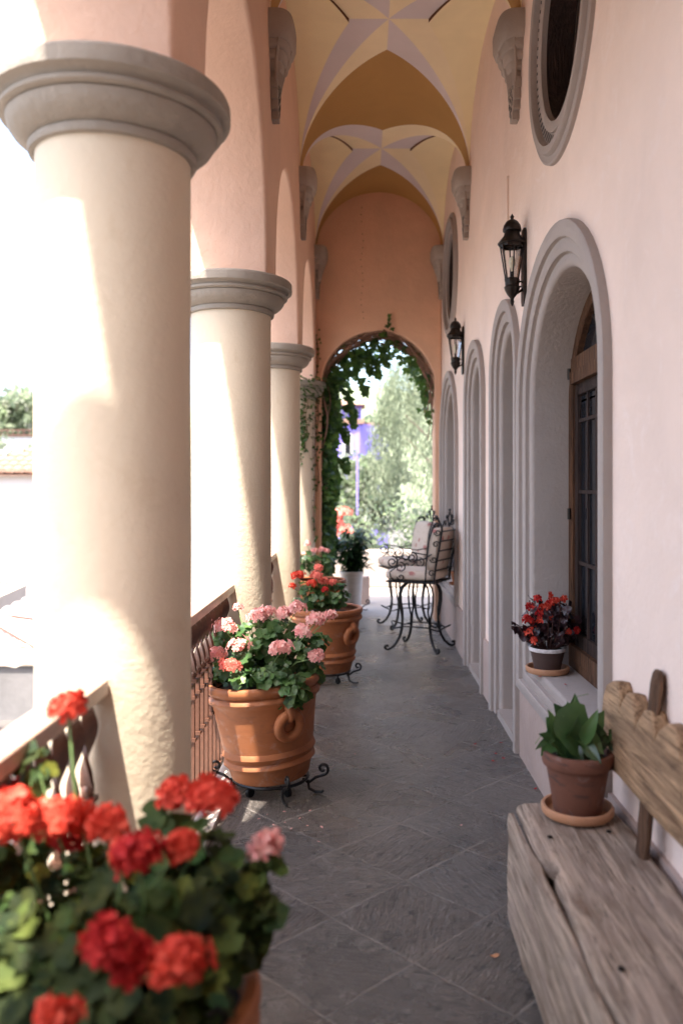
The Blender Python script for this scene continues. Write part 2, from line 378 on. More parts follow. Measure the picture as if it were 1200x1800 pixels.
def sweep(b, base, prof, closed, m=0):
    """base(off)-> 2D path grown by off ; prof list of (off, depth) ; maps to the right wall"""
    rows = []
    for off, dep in prof:
        rows.append([(XR+dep, p[0], p[1]) for p in base(off)])
    if closed: b.grid(rows, m, True)
    else: b.grid(rows, m, False)
PROF = [(0, .30), (0, .035), (.006, .022), (.02, .015), (.055, .013), (.062, .016), (.066, .008), (.066, -.006), (.075, -.012), (.12, -.014), (.128, -.01), (.131, -.016), (.131, -.03), (.14, -.036), (.195, -.038), (.203, -.034), (.206, -.02), (.206, .02)]
for i, (c, h, zs, ri, sill, win) in enumerate(NICHES):
    b = MB()
    if win:
        def base(off, c=c, h=h, zs=zs, ri=ri, sill=sill):
            return arch_path(c, h, zs, ri, sill-off*.78, off)
        sweep(b, base, PROF, True)
    else:
        sweep(b, lambda off: arch_path(c, h, zs, ri, 0.0, off), PROF, False)
        b.box(XR-.01, XR+.3, c-h+.001, c+h-.001, -.02, .05)       # threshold
    b.build('window_surround' if win else 'door_surround', M['surround'], hw, 40)
# dado between the surrounds
b = MB(); edges = [BACK] + [e for c, h, *_ in NICHES for e in (c-h-.208, c+h+.208)] + [ENDY-.002]
for k in range(0, len(edges), 2):
    if edges[k+1]-edges[k] > .02:
        b.box(XR-.018, XR+.01, edges[k], edges[k+1], 0, .42)
for c, h, zs, ri, sill, win in NICHES:
    if win: b.box(XR-.014, XR+.01, c-h-.2, c+h+.2, 0, .41)
b.build('dado', M['dado'], hw, None)
# wooden windows and doors
XW = XR+.235
def bar(b, y0, y1, z0, z1, x0=XW, t=.04, m=0): b.box(x0, x0+t, y0, y1, z0, z1, m)
for i, (c, h, zs, ri, sill, win) in enumerate(NICHES):
    if win:
        root_b = MB()
        zt0, zt1 = 2.10, 2.24
        # outer frame: arched ring
        for o0, o1, x0, dx in ((-.07, 0, XW-.015, .07),):
            rows = [[(XR+dd, p[0], p[1]) for p in arch_path(c, h, zs, ri, sill+.001-off*.8, off)] for off, dd in ((0, XW-XR+.06), (0, XW-XR-.012), (-.012, XW-XR-.02), (-.062, XW-XR-.02), (-.07, XW-XR-.012), (-.07, XW-XR+.06))]
            root_b.grid(rows, 0, True)
        root_b.box(XW-.03, XW+.05, c-h+.068, c+h-.068, zt0, (zt0+zt1)/2-.004)
        root_b.box(XW-.022, XW+.05, c-h+.068, c+h-.068, (zt0+zt1)/2, zt1)
        root_b.box(XW-.024, XW+.05, c-h+.068, c+h-.068, sill+.056, sill+.13)
        fr = root_b.build('window', M['framewood'], hw, 40)
        ca = MB()
        n_l = 2; lw = (2*h-.14)/n_l
        for L in range(n_l):
            y0 = c-h+.07+L*lw; y1 = y0+lw
            ca.box(XW, XW+.04, y0+.002, y0+.055, sill+.13, zt0-.001); ca.box(XW, XW+.04, y1-.055, y1-.002, sill+.13, zt0-.001)
            ca.box(XW+.002, XW+.038, y0+.055, y1-.055, sill+.13, sill+.20); ca.box(XW+.002, XW+.038, y0+.055, y1-.055, zt0-.06, zt0-.001)
            for q in (1, 2): 
                yy = y0+.055+(lw-.11)*q/3; ca.box(XW+.008, XW+.034, yy-.01, yy+.01, sill+.20, zt0-.06)
            zz = sill+.20
            while zz+.38 < zt0-.1:
                zz += .38; ca.box(XW+.006, XW+.036, y0+.055, y1-.055, zz-.009, zz+.009)
        for q in (-.6, -.2, .2, .6):
            a0 = PI/2+q*.9
            ca.tube([(XW+.02, c, zt1), (XW+.02, c+math.cos(a0)*(h-.07), zs+math.sin(a0)*(ri-.07))], .01, 6)
        ca.build('casement', M['doorwood'], fr, None)
        gb = MB(); gb.box(XW+.02, XW+.026, c-h+.03, c+h-.03, sill+.02, zs+.01)
        gb.add([(XW+.02, *p) for p in arc(c, zs, h-.03, ri-.03, 0, PI, 24)]+[(XW+.02, c, zs)], [(k, k+1, 25) for k in range(24)])
        gb.build('pane', M['glass'], fr, None)
        hb = MB()
        for z in (2.16, 1.4, .8): hb.tube([(XW-.03, c+h-.06, z-.03), (XW-.03, c+h-.06, z+.03)], .009, 6)
        hb.build('hinge', M['lampmetal'], fr)
    else:
        d = MB(); d.box(XW, XW+.05, c-h-.01, c+h+.01, .05, zs)
        rows = [[(x, p[0], p[1]) for p in arc(c, zs, h, ri, 0, PI, 20)] for x in (XW+.05, XW)]
        d.grid(rows); d.add([(XW, *p) for p in arc(c, zs, h, ri, 0, PI, 20)]+[(XW, c, zs)], [(k, k+1, 21) for k in range(20)])
        for k in range(1, 5): 
            for s in (-1, 1): d.box(XW-.012, XW+.01, c+s*h*.5-h*.34, c+s*h*.5+h*.34, .15+.5*(k-1), .15+.5*(k-1)+.4)
        dr = d.build('door', M['doorwood'], hw, None)
        k = MB(); k.ball((XW-.04, c-h+.07, 1.05), .022); k.tube([(XW-.03, c-h+.07, 1.05), (XW+.01, c-h+.07, 1.05)], .008)
        k.build('handle', M['lampmetal'], dr)
# round oculus windows with their dentilled rings
for c, z in OCU:
    b = MB()
    base = lambda off: arc(c, z, OR_+off, OZ+off, 0, 2*PI*71/72, 71)
    sweep(b, base, [(0, .30), (0, -.008), (.012, -.014), (.05, -.014), (.052, -.006), (.054, .004), (.106, -.008), (.108, -.03), (.112, -.04), (.15, -.042), (.155, -.034), (.158, -.02), (.175, -.018), (.19, -.024), (.20, -.018), (.203, .02)], True)
    gap_shade = MB(); n = 78
    for k in range(n):                                            # dark inlays painted for the shaded gaps between dentils
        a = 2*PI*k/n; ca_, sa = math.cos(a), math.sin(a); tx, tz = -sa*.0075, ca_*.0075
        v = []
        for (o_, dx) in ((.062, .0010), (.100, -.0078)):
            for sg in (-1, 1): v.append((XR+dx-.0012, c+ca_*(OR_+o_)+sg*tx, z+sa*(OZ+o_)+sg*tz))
        gap_shade.add(v, [(0, 1, 3, 2)])
    oc = b.build('oculus', M['surround'], hw, 40)
    gap_shade.build('dentil_gap_shade', M['darkfill'], oc, None)
    gb = MB(); gb.add([(XR+.16, *p) for p in arc(c, z, OR_+.01, OZ+.01, 0, 2*PI*47/48, 47)]+[(XR+.24, c, z)], [(k, (k+1) % 48, 48) for k in range(48)])
    gb.build('shutter', M['doorwood'], oc, None)
    fb = MB(); fb.grid([[(x, *p) for p in arc(c, z, OR_+o_, OZ+o_, 0, 2*PI*47/48, 47)] for x, o_ in ((XR+.155, -.001), (XR+.02, -.001), (XR+.02, -.006), (XR+.155, -.006))], 0, True)
    fb.build('frame', M['doorwood'], oc)
# small recessed plaque
b = MB(); v, f = fill2d([[(5.14, 3.22), (5.34, 3.22), (5.34, 3.50), (5.14, 3.50)]], .008, .003, lambda u, v_, t: (XR-.004+t, u, v_)); b.add(v, f)
o = b.build('plaque', M['pink'], hw)

# ---- corbels
def corbel(parent, xw, s, yc, top=ZS):
    """carved corbel: xw wall plane, s = +1 sticks out to +X"""
    b = MB()
    prof = [(0, .17, .125), (.0, .215, .165), (.03, .225, .175), (.10, .222, .172), (.135, .205, .158), (.15, .185, .150), (.152, .178, .140), (.185, .174, .136), (.20, .160, .128), (.202, .150, .120), (.24, .146, .114), (.252, .130, .104), (.254, .120, .096), (.29, .116, .09), (.302, .10, .08), (.304, .092, .07), (.345, .088, .064), (.37, .07, .05), (.372, .05, .03)]
    prof = [(a_, b_*.92, c_*.8) for a_, b_, c_ in prof]
    n = 18; rows = []
    for dz, wv, pr in prof:
        row = []
        for k in range(n+1):
            a = PI*k/n; cx_, sx_ = math.cos(a), math.sin(a)
            row.append((xw+s*pr*abs(sx_)**.55, yc-wv*(1 if cx_ > 0 else -1)*abs(cx_)**.6, top-dz))
        rows.append(row)
    b.grid(rows)
    b.add(rows[0], [tuple(range(n+1))]); b.add(rows[-1], [tuple(range(n+1))[::-1]])
    # vertical flutes on the shells
    for k in range(9):
        y = yc-.16+k*.04; w0 = 1-abs(y-yc)/.2
        b.tube([(xw+s*(.04+.075*w0), y, top-.14), (xw+s*(.03+.045*w0), yc+(y-yc)*.75, top-.26), (xw+s*(.03+.02*w0), yc+(y-yc)*.55, top-.37)], .011, 6)
    # pendant with a stepped outline, its punched holes only coloured dark
    steps = [(.34, .098), (.40, .098), (.40, .085), (.46, .085), (.46, .062), (.51, .062), (.51, .034), (.56, .034)]
    ol = [(yc+wv, top-dz) for dz, wv in steps]+[(yc-wv, top-dz) for dz, wv in reversed(steps)]
    v, f = fill2d([ol], .022, .005, lambda u, v_, t: (xw+s*(.022+t), u, v_)); b.add(v, f)
    o = b.build('corbel', M['corbel'], parent, 58)
    d = MB()  # raised dark blocks painted for the shade inside the holes
    for (dy, dz) in ((0,.44),(-.03,.42),(.03,.42),(-.05,.45),(.05,.45),(0,.48),(-.02,.50),(.02,.50),(0,.53),(.035,.47),(-.035,.47),(-.065,.39),(.065,.39),(.02,.39),(-.02,.39)):
        d.box(min(xw+s*.040, xw+s*.0462), max(xw+s*.040, xw+s*.0462), yc+dy-.006, yc+dy+.006, top-dz-.010, top-dz+.010)
    d.build('hole_shade', M['darkfill'], o, None)

# ---- arcade wall on the left
aw = thing('arcade_wall', (XL, BACK, 0), 'salmon plaster arcade wall with a row of round arches along the left side', 'wall')
PW = .24; SPR = 2.86; AR = BAY/2-PW
pts = [(BACK, ZTOP+.1), (BACK, SPR+AR)]
pts = []
for k in range(len(COLS)-1):
    y0 = COLS[k]; c = y0+BAY/2
    pts += [(BACK, -.3), (y0-PW, -.3), (y0-PW, 2.744)] if k == 0 else []
    pts += [(y0+PW, 2.744)]
    pts += [(c-AR*math.cos(PI*i/32), SPR+(AR+.03)*math.sin(PI*i/32)) for i in range(33)]
    pts += [(COLS[k+1]-PW, 2.744)]
pts += [(ENDY+ENDT, 2.744), (ENDY+ENDT, ZTOP+.1), (BACK, ZTOP+.1)]
v, f = fill2d([pts], .24, .022, lambda u, v_, t: ((XL+XO)/2+t, u, v_))
b = MB(); b.add(v, f); b.build('wall', M['arcade'], aw, 40)
for k, y in enumerate(COLS):
    if 2.0 < y < 9.6:
        yy = y if k < len(COLS)-1 else ENDY-.12
        corbel(aw, XL, 1, yy); corbel(hw, XR, -1, yy)

# ---- columns
r0, RT, ZN, ZT = .233, .358, 2.55, 2.744
CAPPROF = [(r0, ZN-.004), (.248, ZN), (.251, ZN+.006), (.251, ZN+.022), (.246, ZN+.028), (.255, ZN+.031), (.278, ZN+.043), (.298, ZN+.060), (.310, ZN+.078), (.314, ZN+.094), (.309, ZN+.099), (.322, ZN+.101), (.331, ZN+.106), (.333, ZN+.113), (.330, ZN+.119), (.322, ZN+.122), (.326, ZN+.128), (.338, ZN+.136), (.350, ZN+.139), (.357, ZN+.141), (RT, ZN+.146), (.357, ZN+.185), (.350, ZT), (.1, ZT)]
lab = ['cream plaster column just behind the near red geraniums, outside the frame',
       'nearest and thickest-looking cream plaster column under a grey moulded capital', 'second cream column along the arcade, behind the pot of pink geraniums',
       'third cream column along the arcade, beyond the coral geranium pot', 'farthest cream column, its capital overgrown with creeper beside the end wall']
for k, y in enumerate(COLS):
    if y < -.1: continue
    t = thing('column', (XC, y, 0), lab[k], 'column', 'columns of the arcade')
    s = MB(); n = 72; rows = []
    for i in range(60):
        z = -.0+.03+(ZN-.03)*i/59; row = []
        for q in range(n):
            a = 2*PI*q/n
            dr = noise.noise(Vector((math.cos(a)*1.4+k*7, math.sin(a)*1.4, z*1.6)))*.004
            fl = .012*math.exp(-(z-.03)/.12)
            row.append((XC+(r0+dr+fl)*math.cos(a), y+(r0+dr+fl)*math.sin(a), z))
        rows.append(row)
    s.grid(rows, 0, True); s.build('shaft', M['cream'], t, 60)
    cmat = M['capital']
    c = MB(); rows = []
    for (r, z) in CAPPROF:
        rows.append([(XC+(r+noise.noise(Vector((math.cos(2*PI*q/n)*3+k, math.sin(2*PI*q/n)*3, z*9)))*.003)*math.cos(2*PI*q/n), y+(r+noise.noise(Vector((math.cos(2*PI*q/n)*3+k, math.sin(2*PI*q/n)*3, z*9)))*.003)*math.sin(2*PI*q/n), z) for q in range(n)])
    c.grid(rows, 0, True); c.build('capital', cmat, t, 30)

# ---- end wall with arched opening
ew = thing('end_wall', (CX, ENDY, 0), 'orange salmon end wall pierced by the arched opening to the garden', 'wall')
EC, EH, ES = .185, .655, 2.70
def wallE(u, v, t): return (u, ENDY+ENDT/2+t, v)
pts = [(XO+.002, -.2), (EC-EH, -.2)]+[(EC-EH*math.cos(PI*i/40), ES+EH*math.sin(PI*i/40)) for i in range(41)]+[(EC+EH, -.2), (XR-.001, -.2), (XR-.001, ZTOP+.05), (XL+.001, ZTOP+.05), (XL+.001, 2.75), (XO+.002, 2.738)]
v, f = fill2d([pts], ENDT/2, .02, wallE)
b = MB(); b.add(v, f); b.build('wall', M['salmon'], ew, 40)
b = MB()
for k in range(26):
    z = 2.9+k*.075+rnd(-.01, .01); x = .0+.012*math.sin(k)+rnd(-.006, .006)
    if z > 3.45 and z < 4.85 and random.random() < .85: b.box(x-.004, x+.004, ENDY-.003, ENDY+.002, z-.006, z+.006)
b.build('nail_hole', M['stepshade_holes'], ew, None)

bw = thing('blocking_back_wall', (CX, BACK, 0), 'unseen salmon wall added behind the viewer to cut the light from behind', 'wall')  # unseen wall and door added close behind the camera to cut light
v, f = fill2d([[(XO, -.2), (XR+.5, -.2), (XR+.5, ZTOP+.1), (XO, ZTOP+.1)]], .12, .004, lambda u, v_, t: (u, BACK-.12+t, v_))
b = MB(); b.add(v, f); b.build('wall', M['salmon'], bw, 40)
b = MB(); v, f = fill2d([[(CX-.45, .01), (CX+.45, .01), (CX+.45, 2.1), (CX-.45, 2.1)]], .03, .004, lambda u, v_, t: (u, BACK+.031+t, v_)); b.add(v, f); b.build('door', M['doorwood'], bw, 40)
# unseen beam added outside the arcade to cast the shadow across the first column
b = MB(); v, f = fill2d([[(1.25, 4.27), (1.41, 4.27), (1.41, 4.43), (1.25, 4.43)]], .75, .02, lambda u, v_, t: (XO-.755+t, u, v_)); b.add(v, f)
tag(b.build('shadow_beam', M['postwood'], None, 40), 'unseen wooden beam added outside the arcade to cast a shadow on the first column', 'beam')

# ---- vaulted ceiling
vc = thing('vaulted_ceiling', (CX, BACK, ZS), 'ochre and pale yellow groin vault painted with big two-tone stars over the corridor', 'ceiling')
def zf(u): return ZS+RISE*math.sqrt(max(0, 1-u*u))
NX, NY = .29, .42
def region(b, c, qx, qy, e1, e2, cc, surf, m, drop=0, lift=None, n=30, nt=10):
    rows = []
    for i in range(n+1):
        s = math.sin(PI/2*i/n); s = 1-(1-s)
        row = []
        for j in range(nt+1):
            t = j/nt; x = (1-s)*(e1[0]+(e2[0]-e1[0])*t)+s*cc[0]; y = (1-s)*(e1[1]+(e2[1]-e1[1])*t)+s*cc[1]
            z = zf(x/A) if surf == 1 else zf(y/CY)
            d = drop*max(0, 1-s/.75) if drop else 0
            row.append((CX+qx*x, c+qy*y, z-d))
        rows.append(row)
    b.grid(rows, m)
for k in range(len(COLS)-1):
    c = COLS[k]+BAY/2
    web = MB(); star = MB(); step_shade = MB()
    for qx in (-1, 1):
        for qy in (-1, 1):
            C = (A, CY); O = (0, 0)
            # clockwise alternation of lavender (0) and yellow (1)
            first_lat = (qx*qy < 0)           # arm whose half next to the side cell is lavender
            region(star, c, qx, qy, O, (0, NY), C, 1, 1 if first_lat else 0)
            region(star, c, qx, qy, O, (NX, 0), C, 2, 0 if first_lat else 1)
            region(web, c, qx, qy, (0, NY), (0, CY), C, 1, 0)
            region(web, c, qx, qy, (NX, 0), (A, 0), C, 2, 1, .028)
            rows = [[], []]
            for i in range(31):
                s = math.sin(PI/2*i/30); x = (1-s)*NX+s*A; y = s*CY; z = zf(y/CY)
                rows[0].append((CX+qx*x, c+qy*y, z+.002)); rows[1].append((CX+qx*x, c+qy*y, z-.028*max(0, 1-s/.75)))
            step_shade.grid(rows)
            # band over the corbel
            rows = []
            for yb in (CY, BAY/2+.001): rows.append([(CX+qx*A*math.sin(PI/2*i/30), c+qy*yb, zf(math.sin(PI/2*i/30))) for i in range(31)])
            web.grid(rows, 0)
    web.build('vault_web', [M['ochre'], M['yellow']], vc, 50)
    st = star.build('painted_star', [M['lav'], M['yellow2']], vc, 50)
    step_shade.build('star_edge', M['stepshade_holes'], st, None)  # step face coloured dark brown to imitate the relief shadow
b = MB(); rows = [[(CX+A*math.cos(PI*i/30), yb, zf(math.cos(PI*i/30))) for i in range(31)] for yb in (COLS[-1]-.001, ENDY+.05)]
b.grid(rows); b.build('vault_band', M['ochre'], vc, 50)
b = MB(); b.grid([[(CX+A*math.cos(PI*i/30), yb, zf(math.cos(PI*i/30))) for i in range(31)] for yb in (BACK-.01, COLS[0]+.001)]); b.build('vault_band', M['ochre'], vc, 50)
b = MB(); b.box(XO-.25, XR+1.2, BACK-.25, ENDY+ENDT+.1, ZTOP+.102, ZTOP+.35); b.build('roof_slab', M['roofslab'], vc, None)

# ------------------------------------------------------------------ railings between the columns
def railing(k, label):
    y0, y1 = COLS[k]+r0-.03, COLS[k+1]-r0+.0
    xr = -.76
    t = thing('balustrade', (xr, (y0+y1)/2, .03), label, 'railing', 'brown balustrades between the columns')
    b = MB(); v, f = fill2d([[(y0, .955), (y1, .955), (y1, 1.0), (y0, 1.0)]], .045, .006, lambda u, v_, q: (xr+q, u, v_)); b.add(v, f)
    b.build('handrail', M['railcap'], t, 40)
    b = MB(); b.box(xr-.02, xr+.02, y0+.02, y1-.0, .075, .10); b.box(xr-.012, xr+.012, y0+.02, y1, .935, .954); b.build('bottom_rail', M['rail'], t, None)
    n = int((y1-y0)/.105); 
    proto = None
    for i in range(n):
        y = y0+(i+.6)*(y1-y0)/n
        if proto is None:
            b = MB()
            # upper twisted ogee ribbon
            rows = []
            for q in range(25):
                s_ = q/24; z = .935-.235*s_
                wd = .010+.018*math.sin(PI*s_)**.8+(.004 if s_ > .9 else 0)
                tw = s_*PI*1.0
                off = .012*math.sin(2*PI*s_)
                ax, ay = math.cos(tw)*wd, math.sin(tw)*wd; nx_, ny_ = -math.sin(tw)*.006, math.cos(tw)*.006
                cx_, cy_ = xr, y+off
                rows.append([(cx_+ax+nx_, cy_+ay+ny_, z), (cx_-ax+nx_, cy_-ay+ny_, z), (cx_-ax-nx_, cy_-ay-ny_, z), (cx_+ax-nx_, cy_+ay-ny_, z)])
            b.grid(rows, 0, True)
            b.ball((xr, y, .70), .020, 0, 10)
            b.box(xr-.009, xr+.009, y-.013, y+.013, .098, .69)
            b.box(xr-.022, xr+.022, y-.024, y+.024, .668, .682)
            for zc in (.60, .41): b.box(xr-.016, xr+.016, y-.021, y+.021, zc-.008, zc+.008)
            proto = b.build('baluster', M['rail'], t, 40); py = y
        else:
            c = proto.copy(); col.objects.link(c); c.parent = t; c.location = (0, y-py, 0)
for k, l in ((0, 'nearest brown balustrade running into the big first column'), (1, 'brown balustrade between the first and second columns, behind the pot of pink geraniums'),
             (2, 'brown balustrade between the second and third columns'), (3, 'farthest brown balustrade, between the third and last columns')):
    railing(k, l)

# ------------------------------------------------------------------ lanterns
def scroll(c, r, a0, turns, ax1, ax2, n=18, shrink=.25):
    c = Vector(c); ax1 = Vector(ax1); ax2 = Vector(ax2)
    return [c+(ax1*math.cos(a0+turns*2*PI*i/n)+ax2*math.sin(a0+turns*2*PI*i/n))*(r*(1-(1-shrink)*i/n)) for i in range(n+1)]
def lantern(y, label):
    t = thing('wall_lantern', (XR, y, 2.57), label, 'lantern', 'black lanterns on the pink wall')
    xc = XR-.088
    b = MB(); v, f = fill2d([[(y-.045, 2.60), (y-.03, 2.57), (y+.03, 2.57), (y+.045, 2.60), (y+.045, 2.98), (y+.03, 3.0), (y-.03, 3.0), (y-.045, 2.98)]], .008, .003, lambda u, v_, q: (XR-.009+q, u, v_)); b.add(v, f)
    b.build('back_plate', M['lampmetal'], t)
    b = MB(); n = 6
    b.lathe([(.03, 2.74), (.072, 2.90)], (xc, y, 0), n)       # placeholder ring, replaced by posts below
    b = MB()
    for q in range(n):
        a = 2*PI*(q+.5)/n
        b.tube([(xc+.048*math.cos(a), y+.048*math.sin(a), 2.715), (xc+.088*math.cos(a), y+.088*math.sin(a), 2.905)], .0055, 5)
    b.lathe([(.0, 2.70), (.052, 2.70), (.056, 2.72), (.045, 2.724)], (xc, y, 0), n)
    b.lathe([(.085, 2.898), (.094, 2.898), (.098, 2.915), (.088, 2.918)], (xc, y, 0), n)
    b.build('cage', M['lampmetal'], t, 30)
    b = MB(); b.lathe([(.042, 2.722), (.078, 2.90)], (xc, y, 0), n); b.build('glass', M['clear'], t, None)
    b = MB()
    b.lathe([(.098, 2.912), (.105, 2.918), (.088, 2.935), (.062, 2.96), (.052, 2.985), (.066, 2.988), (.068, 2.995), (.060, 3.02), (.042, 3.042), (.02, 3.053), (.010, 3.056), (.012, 3.064), (.015, 3.07), (.008, 3.078), (.001, 3.088)], (xc, y, 0), 18)
    b.build('cap', M['lampmetal'], t, 40)
    b = MB(); b.lathe([(.052, 2.701), (.050, 2.68), (.058, 2.672), (.052, 2.655), (.035, 2.63), (.016, 2.612), (.012, 2.60), (.016, 2.592), (.012, 2.58), (.001, 2.565)], (xc, y, 0), 16)
    b.tube([(XR-.01, y, 2.66), (XR-.05, y, 2.64), (xc+.02, y, 2.655)], .008, 6)
    b.tube(scroll((XR-.03, y, 2.685), .03, -PI/2, 1.1, (1,0,0), (0,0,1)), .005, 5); b.build('base', M['lampmetal'], t, 40)
    b = MB(); b.lathe([(.012, 2.72), (.012, 2.755), (.011, 2.76)], (xc, y, 0), 10); b.build('socket', M['lampmetal'], t)
    b = MB(); b.lathe([(.009, 2.76), (.014, 2.78), (.024, 2.805), (.025, 2.822), (.017, 2.84), (.002, 2.848)], (xc, y, 0), 12); b.build('bulb', M['bulb'], t)
bb = NB('bulb_glass'); bb.p.inputs['Base Color'].default_value = (.85,.78,.6,1); bb.p.inputs['Roughness'].default_value = .15; M['bulb'] = bb.mat
lantern(4.62, 'nearer black wall lantern with a clear bulb, between the window and the first door arch')
lantern(7.42, 'farther black wall lantern, above the gap before the last window arch')

for o in list(bpy.data.objects):
    if o.name.startswith('wall_lantern'):
        for ch in o.children:
            if not ch.name.startswith('back_plate'):
                for v in ch.data.vertices:
                    v.co.x = -.075+(v.co.x+.088)*.78; v.co.y *= .78
# ------------------------------------------------------------------ plants
def frame(nrm, spin=0):
    nrm = nrm.normalized(); a = nrm.orthogonal().normalized(); a.rotate(Matrix.Rotation(spin, 3, nrm)); return a, nrm.cross(a), nrm
def round_leaf(b, c, nrm, r, m=0, lobes=5):
    a, t, n_ = frame(nrm, rnd(0, 6.28)); k = 15
    v = [c+n_*(-r*.18)]
    for i in range(k):
        th = 2*PI*i/k; 
        gap = .35 if i == 0 else 1
        rr = r*gap*(1+.10*math.cos(lobes*th))*(1+rnd(-.04, .04))
        v.append(c+a*rr*math.cos(th)+t*rr*math.sin(th)+n_*r*.12*math.sin(th*lobes))
    b.add(v, [(0, i+1, (i+1) % k+1) for i in range(k)], m)
def point_leaf(b, c, d, nrm, L, wd, m=0, curl=.2):
    d = d.normalized(); s = d.cross(nrm).normalized(); n_ = s.cross(d)
    rows = []
    for i, (u, w_) in enumerate(((0, .08), (.18, .75), (.4, 1), (.7, .72), (.9, .3), (1, .02))):
        cc = c+d*L*u-n_*curl*L*u*u
        rows.append([cc-s*wd*w_*.5+n_*wd*.12*w_, cc, cc+s*wd*w_*.5+n_*wd*.12*w_])
    b.grid(rows, m)
def ivy_leaf(b, c, d, nrm, L, m=0):
    d = d.normalized(); s = d.cross(nrm).normalized(); n_ = s.cross(d)
    o = [(0,0), (-.45,.12), (-.6,.45), (-.25,.5), (-.2,.75), (0,1.05), (.2,.75), (.25,.5), (.6,.45), (.45,.12)]
    v = [c+d*L*.35]+[c+s*L*x*.9+d*L*y-n_*L*.12*abs(x)*2*(1 if i % 2 else .6) for i, (x, y) in enumerate(o)]
    b.add(v, [(0, i+1, (i+1) % 10+1) for i in range(10)], m)
def floret(b, c, nrm, r, m=0):
    a, t, n_ = frame(nrm, rnd(0, 6.28))
    for q in range(5):
        th = 2*PI*q/5+rnd(-.15, .15); d = a*math.cos(th)+t*math.sin(th); s = n_.cross(d); L = r*rnd(.85, 1.1)
        v = [c, c+d*L*.5-s*L*.33+n_*L*.12, c+d*L*.95-s*L*.30+n_*L*rnd(-.05, .2), c+d*L*1.08+n_*L*rnd(-.1, .1), c+d*L*.95+s*L*.30+n_*L*rnd(-.05, .2), c+d*L*.5+s*L*.33+n_*L*.12]
        b.add(v, [(0,1,2,3), (0,3,4,5)], m)
def flower_head(parent, c, r, mat_, n=34, fr=.017, world=True, stem_to=None):
    b = MB(); c = Vector(c); sq = rnd(.65, .95); l1 = rnd(0, 6); l2 = rnd(.1, .3)
    for i in range(n):
        if random.random() < .1: continue
        ph = PI*(3-5**.5)*i; zz = 1-1.35*(i+.5)/n; q = math.sqrt(max(0, 1-zz*zz)); d = Vector((q*math.cos(ph), q*math.sin(ph), zz*.85))
        d = (d+Vector((rnd(-.15,.15), rnd(-.15,.15), rnd(-.1,.1))))
        d = Vector((d.x, d.y, d.z*sq))*(1+l2*math.cos(2*ph+l1)); floret(b, c+d*(r-fr*.3)*rnd(.72, 1.18), d+Vector((rnd(-.35,.35), rnd(-.35,.35), rnd(-.2,.4))), fr*rnd(.85, 1.35), 0)
    if stem_to is not None:
        s = Vector(stem_to); md = (c+s)/2+Vector((rnd(-.02,.02), rnd(-.02,.02), .02))
        b.tube([s, md, c-Vector((0,0,r*.3))], .0028, 5, 1)
        for i in range(8):
            a = rnd(0, 6.28); b.tube([c-Vector((0,0,r*.35)), c+Vector((math.cos(a)*r*.5, math.sin(a)*r*.5, r*rnd(-.1,.3)))], .0012, 3, 1)
    o = b.build('flower_head', [mat_, M['stem']], parent, None, world); return o

POTP = [(.150, 0), (.190, .003), (.198, .015), (.208, .055), (.220, .078), (.234, .092), (.230, .108), (.222, .116), (.230, .128), (.240, .143), (.236, .158), (.230, .168), (.242, .24), (.254, .32), (.264, .385), (.270, .40), (.284, .41), (.289, .425), (.283, .44), (.272, .446), (.278, .455), (.288, .462), (.292, .475), (.290, .492), (.283, .500), (.262, .500), (.254, .49), (.25, .44), (.1, .44), (0.001, .445)]
def big_pot(root, hang=-.6, mat_=None, prof=POTP, ring=True):
    b = MB(); b.lathe(prof[:-3], (0,0,0), 64); b.v = [tuple(Vector(p)) for p in b.v]
    b.add([(prof[0][0]*math.cos(2*PI*k/64), prof[0][0]*math.sin(2*PI*k/64), .0005) for k in range(64)], [tuple(range(64))[::-1]])
    p = b.build('pot', mat_ or M['terra'], root, 40, False)
    s = MB(); s.lathe([(.252, .445), (.2, .455), (.1, .452), (.001, .458)], (0,0,0), 24); s.build('soil', M['soil'], p, 60, False)
    if ring:
        for hg in (hang, hang+PI):
            h = MB(); R0 = .262; u = Vector((math.cos(hg), math.sin(hg), 0)); tt = Vector((-u.y, u.x, 0)); c = u*(R0+.004)+Vector((0,0,.30))
            pts = [c+tt*.058*math.cos(a)+Vector((0,0,.058))*math.sin(a)+u*.012*math.sin(a*1) for a in [2*PI*i/28 for i in range(29)]]
            h.tube(pts, .025, 12)
            h.tube([u*(R0+.006)+Vector((0,0,.395)), u*(R0+.030)+Vector((0,0,.372)), u*(R0+.034)+Vector((0,0,.345)), u*(R0+.012)+Vector((0,0,.33))], [.022,.021,.019,.015], 10)
            h.build('handle', mat_ or M['terra'], p, 60, False)
    return p
